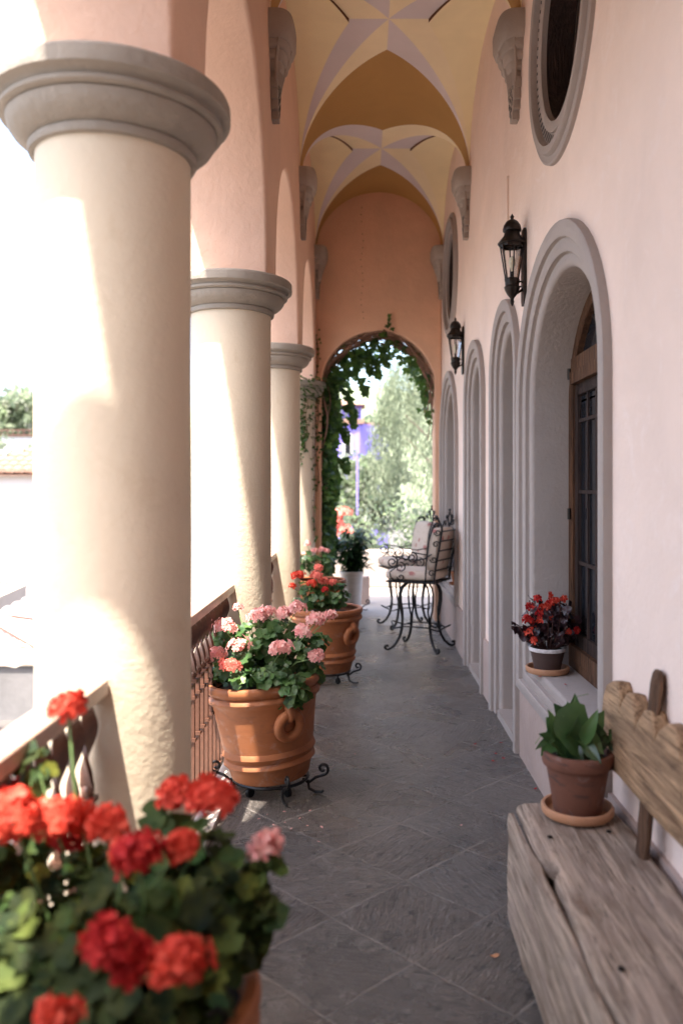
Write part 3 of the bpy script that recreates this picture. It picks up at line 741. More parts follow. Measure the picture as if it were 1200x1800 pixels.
def geranium(name, x, y, z, label, leafmat, heads, nleaf, fol, tilt=0, seed=1, hang=-.6, lr=(.026, .045), pot=True, group='terracotta pots of geraniums', fr=.017, scale=1.0):
    """fol: list of (px,py,dD,radius-x,radius-z) leaf clumps in the picture, turned to places round the pot; heads: (px,py,dD,r,mat,n)"""
    random.seed(seed)
    t = thing(name, (x, y, z), label, 'potted geranium', group)
    if pot:
        p = big_pot(t, hang)
        if scale != 1: p.scale = (scale,)*3
        p.rotation_euler = (0, -tilt, 0)
    b = MB(); top = Vector((x-.5*math.sin(tilt)*1.0, y, z+.47))
    for (px, py, dD, rx, rz) in fol:
        c = P(px, py, y+dD); m = int(nleaf*rx*rz/.012)
        for i in range(m):
            d = Vector((random.gauss(0,1), random.gauss(0,1), random.gauss(0,1))).normalized(); rr = rnd(.55, 1.0)
            q = c+Vector((d.x*rx, d.y*rx, d.z*rz))*rr
            nrm = d*.7+Vector((0, -.25, .7))+Vector((rnd(-.5,.5), rnd(-.5,.5), rnd(-.3,.3)))
            round_leaf(b, q, nrm, rnd(*lr))
            if i % 3 == 0: b.tube([q, q*.5+top*.5+Vector((0,0,-.02)), top+Vector((rnd(-.08,.08), rnd(-.08,.08), 0))], .0022, 4, 1)
    b.build('foliage', [leafmat, M['stem']], t, 80)
    for (px, py, dD, r, mt, n) in heads:
        c = P(px, py, y+dD); r *= .92; s = top*.65+c*.35+Vector((rnd(-.03,.03), rnd(-.03,.03), -.02))
        flower_head(t, c, r, M[mt], n, fr, True, s)
    return t
def plant_stand(x, y, label, r=.2, top=.075, scrolls=(), group='iron stands under the pots'):
    t = thing('plant_stand', (x, y, 0), label, 'plant stand', group)
    b = MB(); b.tube([(x+r*math.cos(2*PI*i/40), y+r*math.sin(2*PI*i/40), top-.008) for i in range(41)], .008, 6)
    for a in (0, PI/2): b.tube([(x-r*math.cos(a), y-r*math.sin(a), top-.009), (x+r*math.cos(a), y+r*math.sin(a), top-.009)], .006, 6)
    b.build('ring', M['iron'], t)
    for a in scrolls or (.3, .3+PI*2/3, .3+PI*4/3):
        u = Vector((math.cos(a), math.sin(a), 0)); o = Vector((x, y, 0)); Z = Vector((0,0,1))
        b = MB(); L = [o+u*(r-.02)+Z*(top-.01), o+u*(r+.02)+Z*(top-.02), o+u*(r+.05)+Z*(top-.005)+Z*.01, o+u*(r+.09)+Z*(top+.02)]
        L += scroll(o+u*(r+.088)+Z*(top+.052), .032, -PI/2, 1.15, u, Z, 18)
        b.tube(L, .0075, 7)
        b.tube([o+u*(r-.01)+Z*(top-.012), o+u*(r+.01)+Z*.05, o+u*(r+.015)+Z*.02, o+u*(r+.05)+Z*.007, o+u*(r+.08)+Z*.008, o+u*(r+.09)+Z*.016], .007, 7)
        b.build('scroll_foot', M['iron'], t)
    for a in (-.9, -2.2, 1.2, 2.4):
        b = MB(); u = Vector((math.cos(a), math.sin(a), 0)); c = Vector((x, y, 0))+u*(r-.035)
        b.lathe([(.001, -.011), (.022, -.011), (.026, -.006), (.026, .006), (.022, .011), (.001, .011)], (0,0,0), 14)
        b.v = [(c.x+p[2]*u.y+p[0]*u.x, c.y-p[2]*u.x+p[0]*u.y, .027+p[1]) for p in b.v]
        b.tube([c+Vector((0,0,.03)), c+Vector((0,0,top-.01))], .007, 6)
        b.build('castor', M['iron'], t)
    return t

# foreground red geraniums
GX, GY = -.49, 1.60
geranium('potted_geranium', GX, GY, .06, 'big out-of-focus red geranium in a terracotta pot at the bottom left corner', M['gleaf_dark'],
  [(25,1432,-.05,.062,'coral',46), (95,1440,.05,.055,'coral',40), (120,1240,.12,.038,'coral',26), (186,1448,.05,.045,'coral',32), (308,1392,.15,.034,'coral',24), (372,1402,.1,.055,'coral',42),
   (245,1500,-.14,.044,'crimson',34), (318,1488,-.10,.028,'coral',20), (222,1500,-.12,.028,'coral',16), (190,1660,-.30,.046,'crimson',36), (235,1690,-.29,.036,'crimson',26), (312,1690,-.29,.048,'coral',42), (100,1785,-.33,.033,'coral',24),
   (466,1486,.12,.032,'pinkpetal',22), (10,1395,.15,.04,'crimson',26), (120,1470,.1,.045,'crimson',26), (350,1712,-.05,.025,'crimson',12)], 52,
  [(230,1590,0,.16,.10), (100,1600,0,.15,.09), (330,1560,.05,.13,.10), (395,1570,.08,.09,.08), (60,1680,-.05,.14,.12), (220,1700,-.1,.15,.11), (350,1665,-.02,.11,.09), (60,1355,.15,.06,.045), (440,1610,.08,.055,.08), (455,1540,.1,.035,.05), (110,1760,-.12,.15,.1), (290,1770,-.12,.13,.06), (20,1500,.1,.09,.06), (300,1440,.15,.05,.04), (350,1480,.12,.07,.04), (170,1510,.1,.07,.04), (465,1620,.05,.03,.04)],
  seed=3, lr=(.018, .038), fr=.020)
plant_stand(GX, GY, 'iron stand under the foreground red geranium pot', .19, .06)
# pink geranium
PX, PY_ = -.465, 4.2
TOPX = PX-.05
geranium('potted_geranium', PX, PY_, .075, 'leaning terracotta pot of pale pink geraniums beside the second balustrade', M['gleaf'],
  [(395,1102,-.1,.062,'pinkpetal',44), (455,1083,0,.05,'pinkpetal',34), (468,1076,.05,.046,'pinkpetal',30), (522,1068,.05,.05,'pinkpetal',30), (498,1078,.08,.046,'pinkpetal',30), (420,1135,-.16,.056,'pinkpetal',38), (495,1140,-.26,.058,'pinkpetal',44), (530,1112,-.2,.05,'pinkpetal',30),
   (404,1170,-.22,.055,'salmonpetal',36), (376,1150,-.12,.066,'pinkpetal',44), (556,1152,-.18,.048,'pinkpetal',30), (555,1090,-.05,.052,'pinkpetal',34), (580,1082,0,.03,'pinkpetal',16), (418,1068,.1,.03,'pinkpetal',14), (440,1085,.1,.03,'pinkpetal',14)], 60,
  [(465,1150,-.05,.17,.12), (420,1170,-.05,.14,.09), (520,1150,0,.14,.10), (385,1180,0,.09,.06), (470,1110,.05,.16,.08), (545,1180,0,.07,.09), (515,1215,-.22,.085,.10), (440,1190,-.2,.10,.04), (400,1120,.05,.11,.07), (560,1130,.05,.06,.06), (480,1185,-.18,.13,.05)],
  tilt=R(5), seed=5, hang=R(-58), lr=(.022, .04))
plant_stand(PX, PY_, 'iron castored stand with scroll feet under the pink geranium pot', .19, .075, (R(-15), R(186), R(-68)))
# coral geranium
geranium('potted_geranium', -.285, 6.55, .09, 'terracotta pot of bright coral geraniums with a ring handle, second along the corridor', M['gleaf'],
  [(524,1012,0,.058,'coral',34), (556,1012,-.05,.05,'salmonpetal',30), (568,1022,0,.05,'salmonpetal',30), (548,1025,-.1,.045,'coral',26), (584,1024,0,.035,'salmonpetal',18), (513,1030,-.05,.03,'coral',14), (560,998,.05,.04,'salmonpetal',20), (571,1036,-.1,.025,'crimson',10)], 40,
  [(560,1050,0,.16,.08), (590,1052,0,.11,.07), (545,1035,0,.13,.07), (600,1040,.05,.07,.07), (535,1062,-.1,.10,.05), (575,1028,.1,.09,.05)],
  seed=8, hang=R(-40), lr=(.022, .038))
plant_stand(-.285, 6.55, 'iron scroll-footed stand under the coral geranium pot', .19, .09, (R(-25), R(-150), R(90)))
# far pink geranium
geranium('potted_geranium', -.455, 8.75, .07, 'farthest terracotta geranium pot with loose pink blooms, in front of the white pot', M['gleaf'],
  [(540,956,0,.05,'pinkpetal',24), (553,968,0,.045,'pinkpetal',20), (566,966,0,.04,'pinkpetal',18), (534,975,0,.04,'pinkpetal',16), (575,968,0,.035,'pinkpetal',12)], 30,
  [(555,990,0,.16,.09), (575,985,0,.10,.08), (540,985,0,.12,.10)], seed=9, hang=R(-40), lr=(.022, .036))

# white pot with a dark shrub, outside the end arch
WX, WY = -.13, 10.25
t = thing('potted_shrub', (WX, WY, .06), 'dark green leafy shrub in a white pot standing just beyond the end arch', 'potted shrub')
b = MB(); b.lathe([(.10, 0), (.115, 0), (.118, .03), (.12, .1), (.132, .25), (.14, .39), (.15, .40), (.152, .44), (.145, .445), (.13, .44), (.125, .40)], (0,0,0), 32)
p = b.build('pot', M['whitepot'], t, 40, False)
b = MB(); b.lathe([(.127, .41), (.05, .42), (.001, .42)], (0,0,0), 16); b.build('soil', M['soil'], p, 60, False)
random.seed(21); b = MB()
for i in range(44):
    a = rnd(0, 6.28); e = Vector((math.cos(a)*rnd(.05, .36), math.sin(a)*rnd(.02, .32), rnd(.45, .98))); s = Vector((0, 0, .4)); m_ = (s+e)/2+Vector((0,0,.1))
    b.tube([s, m_, e], .004, 4, 1)
    for q in range(26):
        u = (q+4)/30; p_ = s*(1-u)**2+m_*2*u*(1-u)+e*u*u; d = Vector((rnd(-1,1), rnd(-1,1), rnd(-.3,.6)))
        point_leaf(b, p_, d, Vector((0,0,1)), rnd(.09, .15), .045)
b.build('foliage', [M['shrub'], M['bark']], t, None, False)
plant_stand(WX, WY, 'iron stand under the white pot beyond the arch', .12, .06)

# ------------------------------------------------------------------ vines on the end arch
random.seed(31)
t = thing('climbing_vine', (EC-EH, ENDY+.2, 0), 'dense dark green vine climbing the left jamb and round the end arch', 'vine')
b = MB(); tw = MB()
def arch_pt(s):   # s 0..1 from the foot of the left jamb over the arch to the right jamb; returns point and inward normal
    L1 = ES; L2 = PI*EH; L = L1+L2+1.2; q = s*L
    if q < L1: return Vector((EC-EH, 0, q)), Vector((1,0,0))
    q -= L1
    if q < L2:
        a = PI-q/EH; return Vector((EC+EH*math.cos(a), 0, ES+EH*math.sin(a))), Vector((-math.cos(a), 0, -math.sin(a)))
    q -= L2; return Vector((EC+EH, 0, ES-q)), Vector((-1,0,0))
Ltot = ES+PI*EH+1.2
for i in range(3900):
    s = random.random()**1.15
    q = s*Ltot
    if q < ES+.2: th = .07+.13*min(1, q/1.9)*(.75+.5*noise.noise(Vector((q*2.2, 0, 3)))); dens = 1
    elif q < ES+.95: th = .24+.12*noise.noise(Vector((q*5, 1, 0))); dens = .5
    elif q < ES+1.4: th = .13; dens = .25
    elif q < ES+2.1: th = .13; dens = .25
    else: th = .12; dens = .10 if q < ES+2.35 else .0
    if random.random() > dens: continue
    p_, n_ = arch_pt(s); y = ENDY+rnd(.05, .62)
    inn = th*random.random()**.8*(1.0 if y < ENDY+.5 else 1.2)
    c = p_+n_*(inn-.015); c.y = y
    if q > ES-.3: c.z -= abs(random.gauss(0, .07))
    ivy_leaf(b, c, Vector((rnd(-.5,.9), rnd(-.9,.1), rnd(-1.2,-.1))), Vector((rnd(-.4,.6), -1, rnd(0,.8))), rnd(.05, .11))
# hanging sprays
for (px, py, L) in ((640,640,.22),(655,640,.26),(632,680,.2),(690,610,.08),(606,700,.25),(598,760,.22),(612,730,.25),(600,820,.18),(745,650,.22),(750,668,.18),(722,610,.16),(668,620,.26)):
    s0 = P(px, py, ENDY+.35)
    for i in range(int(60*L/.3)):
        u = random.random(); c = s0+Vector((rnd(-.05,.09)*(1-u)+.10*u*0, rnd(-.08,.08), .12-L*u)); c.x += rnd(-.03,.03)+u*.07*(1 if px < 700 else -.3)
        ivy_leaf(b, c, Vector((rnd(-.2,.7), rnd(-.6,.2), -1)), Vector((rnd(-.3,.5), -1, .5)), rnd(.045, .085))
for (px, py) in ((678,560),(680,570),(676,582),(684,575),(672,590),(680,600)):
    for q in range(2): ivy_leaf(b, P(px+rnd(-4,4), py+rnd(-5,5), ENDY-.03), Vector((rnd(-1,1), -.3, rnd(-.8,.5))), Vector((0,-1,.3)), rnd(.05,.075))
for i in range(30):
    s0 = rnd(.38, .55) if i < 18 else rnd(.3, .45); n = 26; pts = []; ph = rnd(0, 6); off = rnd(.0, .06); yy = ENDY+rnd(.0, .3); ln = rnd(.25, .42)
    for k in range(n):
        s = min(.90, s0+ln*k/n); p_, n_ = arch_pt(s)
        c = p_+n_*(off+.035*math.sin(k*.5+ph)+.012); c.y = yy+.05*math.sin(k*.35+ph*2); pts.append(c)
    tw.tube(pts, rnd(.004, .009), 5)
for i in range(7):
    pts = []; ph = rnd(0, 6)
    for k in range(20):
        z = .1+2.7*k/19; pts.append((EC-EH+.03+.03*math.sin(k*.6+ph), ENDY+.3+.1*math.sin(k*.4+ph), z))
    tw.tube(pts, .009, 5)
b.build('leaves', M['vine'], t, None); tw.build('stems', M['twig'], t)

t = thing('creeper', (XC, COLS[-1], .0), 'thin creeper trailing over the last capital and its column', 'creeper')
b = MB(); tw = MB(); random.seed(33); yc = COLS[-1]
def cpt(a, z, r): return Vector((XC+r*math.cos(a), yc+r*math.sin(a), z))
for i in range(230):
    a = rnd(-2.6, .2); z = rnd(2.52, 2.80); r = r0+.02 if z < 2.57 else (.30+.06*min(1, (z-2.57)/.12))
    c = cpt(a, z, r+.015); ivy_leaf(b, c, Vector((math.cos(a), math.sin(a), -.8)), Vector((math.cos(a), math.sin(a), .5)), rnd(.025, .05))
for s in range(11):
    a = -1.9+.17*s; z = rnd(2.35, 2.6); pts = []; L = rnd(.25, .85) if s < 8 else 1.5
    dirx = rnd(-.5, .3)
    for k in range(14):
        u = k/13; pts.append(cpt(a+dirx*u+.05*math.sin(k), z-L*u, r0+.012))
    tw.tube(pts, .003, 4)
    for p_ in pts:
        for q in range(2): ivy_leaf(b, p_+Vector((rnd(-.02,.02), -.005, rnd(-.02,.02))), Vector((rnd(-1,1), -.3, rnd(-1,.2))), Vector((math.cos(a), math.sin(a), .2)), rnd(.022, .042))
for k in range(60):      # creeper up the corner of the end wall
    z = 1.5+1.9*random.random(); c = Vector((XL+rnd(-.02,.05), ENDY-.012, z)); ivy_leaf(b, c, Vector((rnd(-1,1), -.2, rnd(-1,.4))), Vector((0,-1,.2)), rnd(.022, .045))
tw.tube([(XL+.01+.02*math.sin(k*.9), ENDY-.01, 1.5+k*.1) for k in range(20)], .004, 4)
b.build('leaves', M['vine'], t, None); tw.build('stems', M['twig'], t)

# ------------------------------------------------------------------ bar stools
def cushion(b, x0, x1, y0, y1, z0, z1, puff=.02, n=12, tiltx=0):
    rows = []; cx_, cy_, cz_ = (x0+x1)/2, (y0+y1)/2, (z0+z1)/2; hx, hy, hz = (x1-x0)/2, (y1-y0)/2, (z1-z0)/2
    def se(u, v):
        cu, su, cv, sv = math.cos(u), math.sin(u), math.cos(v), math.sin(v)
        pw = lambda t, e: math.copysign(abs(t)**e, t)
        return (cx_+hx*pw(cu, .35)*pw(cv, .35), cy_+hy*pw(cu, .35)*pw(sv, .35), cz_+hz*pw(su, .6))
    for i in range(n+1):
        u = -PI/2+PI*i/n; rows.append([se(u, -PI+2*PI*j/32) for j in range(32)])
    b.grid(rows, 0, True)
def stool(x, y, label, rz=0):
    t = thing('bar_stool', (0,0,0), label, 'bar stool', 'iron bar stools against the wall')
    Z = Vector((0,0,1))
    def xf(p): return Vector((p[0], p[1], p[2]))
    for sx in (-1, 1):
        for sy in (-1, 1):
            b = MB(); u = Vector((sx*.74, sy*.67, 0)); q = Vector((-u.y, u.x, 0)).normalized()
            for o_ in (-.02, .02):
                pr = [(.07,.645), (.12,.64), (.165,.60), (.185,.54), (.185,.46), (.172,.38), (.165,.30), (.168,.24)]
                b.tube([u*r_+q*(o_*(1 if z_ > .3 else .3))+Z*z_ for r_, z_ in pr], .0085, 7)
            pr = [(.166,.26), (.172,.2), (.19,.13), (.225,.065), (.265,.025), (.295,.013), (.315,.02), (.325,.036), (.318,.05), (.303,.052), (.298,.04)]
            b.tube([u*r_+Z*z_ for r_, z_ in pr], [.013,.013,.013,.012,.012,.011,.011,.011,.012,.013,.013], 8)
            b.build('leg', M['iron'], t, 60, False)
    b = MB()
    a_, h_ = .17, .155
    for sy in (-1, 1): b.tube([(-.15, sy*.10, .205), (-.13, sy*.125, .225), (-.1, sy*.13, .228), (.1, sy*.13, .228), (.13, sy*.125, .225), (.15, sy*.10, .205)], .007, 6)
    for sx in (-1, 1): b.tube([(sx*.12, -.13, .225), (sx*.19, -.11, .2), (sx*.26, -.02, .245), (sx*.262, .02, .245), (sx*.19, .11, .2), (sx*.12, .13, .225)], .007, 6)
    b.build('footrest', M['iron'], t, 60, False)
    b = MB(); b.tube([(.12*math.cos(2*PI*i/24), .12*math.sin(2*PI*i/24), .645) for i in range(25)], .01, 6); v, f = fill2d([[(-.23,-.22), (.2,-.22), (.2,.22), (-.23,.22)]], .008, .002, lambda u, v_, q: (u, v_, .66+q)); b.add(v, f)
    b.build('seat_frame', M['iron'], t, 40, False)
    b = MB(); cushion(b, -.26, .20, -.225, .225, .668, .775); b.build('seat_cushion', M['floral'], t, 60, False)
    b = MB(); cushion(b, .09, .20, -.21, .21, .76, 1.17); b.v = [(p[0]+(p[2]-.76)*.14, p[1], p[2]) for p in b.v]; b.build('back_cushion', M['floral'], t, 60, False)
    b = MB()
    for sy in (-1, 1):
        b.tube([(.19, sy*.2, .66), (.205, sy*.205, .8), (.24, sy*.205, 1.0), (.262, sy*.205, 1.16), (.25, sy*.205, 1.21), (.215, sy*.205, 1.215), (.19, sy*.205, 1.19)], .0095, 7)
        b.tube([(.12, sy*.215, .66), (.13, sy*.22, .85), (.15, sy*.22, 1.05), (.19, sy*.22, 1.18), (.24, sy*.215, 1.2)], .007, 6)
        for zc in (.75, .88, 1.02, 1.13): b.tube(scroll((.175+(zc-.76)*.14, sy*.213, zc), .032, (0 if zc in (.75, 1.02) else PI), 1.2, (1,0,0), (0,0,1), 14), .005, 5)
    for zc in (.78, .87, .96, 1.05, 1.14): b.tube([(.212+(zc-.76)*.13, -.205, zc), (.235+(zc-.76)*.14, 0, zc+.004), (.212+(zc-.76)*.13, .205, zc)], .008, 6, 0)
    # scroll crown
    for sy in (-1, 1):
        b.tube([(.26, sy*.2, 1.17), (.262, sy*.15, 1.235), (.262, sy*.08, 1.235)]+scroll((.262, sy*.075, 1.265), .03, -PI/2, 1.1*1, (0,-sy,0), (0,0,1), 14), .006, 6)
        b.tube(scroll((.262, sy*.12, 1.21), .028, 0, 1.1, (0,sy,0), (0,0,1), 12), .005, 5)
        b.tube([(.262, sy*.03, 1.19), (.262, sy*.045, 1.26), (.262, sy*.015, 1.30), (.262, 0, 1.325)], .006, 6)
    b.ball((.262, 0, 1.335), .012)
    b.build('back_frame', M['iron'], t, 60, False)
    for sy in (-1, 1):
        b = MB(); yy = sy*.235
        b.tube([(.18, yy, .93), (.12, yy, .885), (.02, yy, .87), (-.08, yy, .885), (-.16, yy, .90)]+scroll((-.165, yy, .845), .055, PI/2, 1.55, (-1,0,0), (0,0,1), 26), .0065, 6)
        b.tube(scroll((-.095, yy, .80), .05, PI/2, 1.3, (-1,0,0), (0,0,1), 18), .0055, 6)
        b.tube([(-.12, yy, .85), (-.14, yy, .79), (-.19, yy, .75), (-.18, yy, .70), (-.14, yy, .665)], .006, 6)
        b.tube(scroll((-.09, yy, .71), .035, PI, 1.1, (1,0,0), (0,0,1), 14), .005, 6)
        b.build('armrest', M['iron'], t, 60, False)
    t.location = (x, y, 0); t.rotation_euler = (0, 0, rz)
    return t
s1 = stool(.56, 7.86, 'nearer black wrought-iron bar stool with floral cushions, back against the wall', R(-24))
s1.scale = (1.12, 1.12, 1)
s2 = copy_tree(s1); s2.location = (.50, 9.12, 0); s2.rotation_euler = (0, 0, R(16)); s2['label'] = 'farther black iron bar stool with floral cushions, closest to the end arch'

# ------------------------------------------------------------------ rustic bench
random.seed(41)
BXF, BXB, BZ = .52, .885, .42; BY0, BY1 = 1.05, 2.93
bt = thing('plank_bench', ((BXF+BXB)/2, (BY0+BY1)/2, 0), 'rustic weathered plank bench against the pink wall, near right', 'bench')
def rough_board(b, x0, x1, y0, y1, z0, z1, nx, ny, nz, amp, edge=None, seed=0):
    """subdivided box with irregular, worn faces"""
    idx = {}; V = []
    def vert(i, j, k):
        key = (i, j, k)
        if key in idx: return idx[key]
        x = x0+(x1-x0)*i/nx; y = y0+(y1-y0)*j/ny; z = z0+(z1-z0)*k/nz; p_ = Vector((x, y, z))
        d = Vector((noise.noise(Vector((x*9+seed, y*3, z*9))), noise.noise(Vector((x*7, y*3+9+seed, z*9))), noise.noise(Vector((x*7, y*5, z*8+5+seed)))))*amp
        d += Vector((noise.noise(Vector((x*40+seed, y*6, z*40))), 0, noise.noise(Vector((x*40, y*6, z*40+seed)))))*amp*.35
        ei, ek, ej = i in (0, nx), k in (0, nz), j in (0, ny)
        if (ei+ek+ej) >= 2:
            cshr = .006+.006*noise.noise(Vector((x*5, y*7, z*5+seed)))
            if ei: p_.x += cshr*(1 if i == 0 else -1)
            if ek: p_.z += cshr*(1 if k == 0 else -1)
            if ej: p_.y += cshr*(1 if j == 0 else -1)
        p_ += d
        if edge: p_ = edge(p_, i, j, k)
        idx[key] = len(V); V.append(p_); return idx[key]
    Fs = []
    for i in range(nx):
        for j in range(ny):
            Fs.append((vert(i,j,nz), vert(i+1,j,nz), vert(i+1,j+1,nz), vert(i,j+1,nz))); Fs.append((vert(i,j,0), vert(i,j+1,0), vert(i+1,j+1,0), vert(i+1,j,0)))
    for i in range(nx):
        for k in range(nz):
            Fs.append((vert(i,0,k), vert(i+1,0,k), vert(i+1,0,k+1), vert(i,0,k+1))); Fs.append((vert(i,ny,k), vert(i,ny,k+1), vert(i+1,ny,k+1), vert(i+1,ny,k)))
    for j in range(ny):
        for k in range(nz):
            Fs.append((vert(0,j,k), vert(0,j,k+1), vert(0,j+1,k+1), vert(0,j+1,k))); Fs.append((vert(nx,j,k), vert(nx,j+1,k), vert(nx,j+1,k+1), vert(nx,j,k+1)))
    b.add(V, Fs)
def seat_edge(p_, i, j, k):
    if i == 0:    # gouge in the front lip
        g_ = math.exp(-((p_.y-2.42)/.035)**2); p_.x += .035*g_
        p_.x += .006*math.sin(p_.y*9)
    return p_
b = MB(); rough_board(b, BXF+.027, BXB, BY0, BY1, BZ-.055, BZ, 12, 90, 3, .007, seat_edge, 1); b.build('seat_plank', M['oldwood'], bt, 50)
b = MB()
def fr_edge(p_, i, j, k):
    if k == 0:
        # foot at the far end reaches the floor, the rest of the board stops higher
        if p_.y < 2.52: p_.z = .13+.012*math.sin(p_.y*17)+(.03*max(0, 1-(2.52-p_.y)/.05))
        else: p_.z = .003
    return p_
rough_board(b, BXF-.008, BXF+.027, BY0+.02, BY1-.025, .003, BZ-.022, 3, 80, 12, .006, fr_edge, 5); b.build('front_board', M['oldwood'], bt, 50)
for y0 in (BY1-.10, 1.25):
    b = MB(); rough_board(b, BXF+.06, BXB-.02, y0, y0+.06, .002, BZ-.064, 8, 3, 8, .005, None, 8); b.build('leg', M['oldwood'], bt, 50)
# notch knot holes, nails
for (x, y) in ((.60, 2.62), (.80, 2.66), (.6, 1.9), (.78, 1.86)):
    b = MB(); b.lathe([(.009, BZ+.004), (.008, BZ+.008), (.001, BZ+.009)], (x, y, 0), 8); b.build('nail', M['lampmetal'], bt)
# scalloped back plank: outline in (y, z), leaning a little
hy = [(2.93, .80), (2.91, .845), (2.86, .868), (2.81, .875), (2.775, .85), (2.755, .80), (2.74, .83), (2.70, .866), (2.655, .872), (2.615, .84), (2.595, .775), (2.575, .81), (2.53, .858), (2.48, .868), (2.445, .845), (2.425, .79), (2.40, .83), (2.35, .866), (2.29, .868), (2.25, .84), (2.235, .80), (2.21, .84), (2.15, .868), (2.08, .865), (2.04, .83), (2.02, .79), (1.99, .84), (1.92, .87), (1.84, .865), (1.80, .82), (1.77, .86), (1.7, .875), (1.6, .87), (1.56, .82), (1.5, .86), (1.4, .87), (1.3, .84)]
ol = hy+[(1.28, .60), (1.6, .585), (2.0, .592), (2.35, .578), (2.7, .588), (2.90, .575), (2.94, .60), (2.935, .7)]
v, f = fill2d([ol], .026, .012, lambda u, v_, q: (.868+(v_-.6)*.10+q+.004*noise.noise(Vector((u*6, v_*6, 0))), u, v_+.004*noise.noise(Vector((u*12, v_*12, q*20)))))
b = MB(); b.add(v, f); b.build('back_plank', M['backwood'], bt, 45)
for y in (2.50, 1.45):
    b = MB(); rough_board(b, .872, .905, y-.035, y+.035, .30, .985, 3, 4, 16, .006, lambda p_, i, j, k: Vector((p_.x-.045+(p_.z-.42)*.085+(.02 if False else 0)+.01, p_.y, p_.z)), 12)
    b.build('back_post', M['postwood'], bt, 50)

# plant on the bench
def dish(name, x, y, z, r, label, mat_, parent=None):
    b = MB(); b.lathe([(.001, .004), (r*.80, .004), (r*.84, .008), (r*.86, .026), (r*.90, .031), (r*.97, .031), (r, .026), (r*.985, .008), (r*.93, 0), (.001, 0)], (0,0,0), 48)
    o = b.build(name, mat_, None, 45, False); o.location = (x, y, z); tag(o, label, 'saucer'); return o
SX, SY = .735, 2.80
dish('saucer', SX, SY, BZ+.009, .122, 'pale terracotta saucer on the end of the plank bench', M['terra_light'])
t = thing('potted_plant', (SX, SY, BZ+.014), 'weathered terracotta pot with broad arrow-shaped green leaves on the plank bench', 'potted plant')
b = MB(); b.lathe([(.001, 0), (.076, 0), (.080, .01), (.104, .155), (.105, .162), (.116, .165), (.119, .172), (.122, .205), (.118, .211), (.106, .211), (.103, .20), (.101, .17)], (0,0,0), 56)
p = b.build('pot', M['terra_dark'], t, 40, False); p['label'] = 'terracotta pot stained dark brown'
b = MB(); b.lathe([(.103, .185), (.06, .194), (.001, .19)], (0,0,0), 20); b.build('soil', M['soil'], p, 60, False)
random.seed(52); b = MB()
def big_leaf(b, base, tip, wd, m=0, nrm=None, fold=.25):
    d = (tip-base); L = d.length; d.normalize(); nrm = nrm or Vector((0,-.6,.8)); s = d.cross(nrm).normalized(); n_ = s.cross(d); rows = []
    for u, w_ in ((-.12, .45), (-.04, .8), (.08, 1), (.25, 1), (.42, .92), (.58, .76), (.74, .52), (.87, .27), (.95, .11), (1, .005)):
        c = base+d*L*u-n_*L*.14*u*u+s*L*.05*math.sin(u*3); ww = wd*.5*w_
        wv = .12*math.sin(u*11+wd*90); rows.append([c-s*ww+n_*ww*(fold*1.5+wv), c-s*ww*.5+n_*ww*fold*.55, c, c+s*ww*.5+n_*ww*fold*.55, c+s*ww+n_*ww*(fold*1.5-wv)])
    b.grid(rows, m)
L_ = [((992,1312),(1014,1222),.10),((1012,1300),(1064,1252),.095),((985,1292),(960,1262),.085),((988,1258),(1046,1338),.15),((990,1290),(953,1326),.085),((1005,1318),(1024,1352),.06),((1045,1318),(1050,1274),.08),((1000,1285),(976,1240),.08),((968,1300),(942,1316),.025),((985,1330),(1001,1374),.04),((1020,1290),(1062,1322),.08),((985,1275),(1000,1330),.11)]
L_ += [((995,1300),(1020,1262),.05),((975,1300),(966,1248),.045),((1025,1300),(1046,1248),.05),((1000,1310),(984,1345),.05),((1030,1310),(1056,1340),.045),((970,1305),(950,1290),.04),((1010,1290),(996,1235),.05)]
for i, (a_, c_, wd) in enumerate(L_):
    dd = SY+rnd(-.08, .05); p0 = P(*a_, dd)-Vector((SX, SY, BZ+.014)); p1 = P(*c_, dd-rnd(0,.07))-Vector((SX, SY, BZ+.014))
    big_leaf(b, p0, p1, wd, 0, Vector((rnd(-.5,.5), -.8, rnd(.2,.7))))
    b.tube([Vector((rnd(-.03,.03), rnd(-.03,.03), .19)), p0*.6+Vector((0,0,.05)), p0], .0028, 5, 1)
for i in range(60):    # small ferny sprig and ground weeds
    c = Vector((rnd(-.07,.07), rnd(-.07,.07), .195+rnd(0,.02))); round_leaf(b, c, Vector((rnd(-.5,.5), rnd(-.5,.5), 1)), rnd(.006, .012))
for i in range(16):
    c = P(1062, 1302, SY-.02)-Vector((SX, SY, BZ+.014))+Vector((rnd(-.025,.028), rnd(-.02,.02), rnd(-.025,.028))); round_leaf(b, c, Vector((rnd(-.3,.3), -1, .3)), rnd(.008, .013))
b.tube([Vector((-.02,0,.19)), Vector((-.08,-.02,.25)), Vector((-.13,-.03,.27)), Vector((-.15,-.03,.24))], .0018, 4, 1)
b.tube([Vector((.0,0,.19)), Vector((-.02,-.02,.36)), Vector((-.015,-.03,.40)), Vector((.03,-.03,.41))], .0012, 4, 1)
b.build('foliage', [M['bigleaf'], M['stem']], t, 60, False)

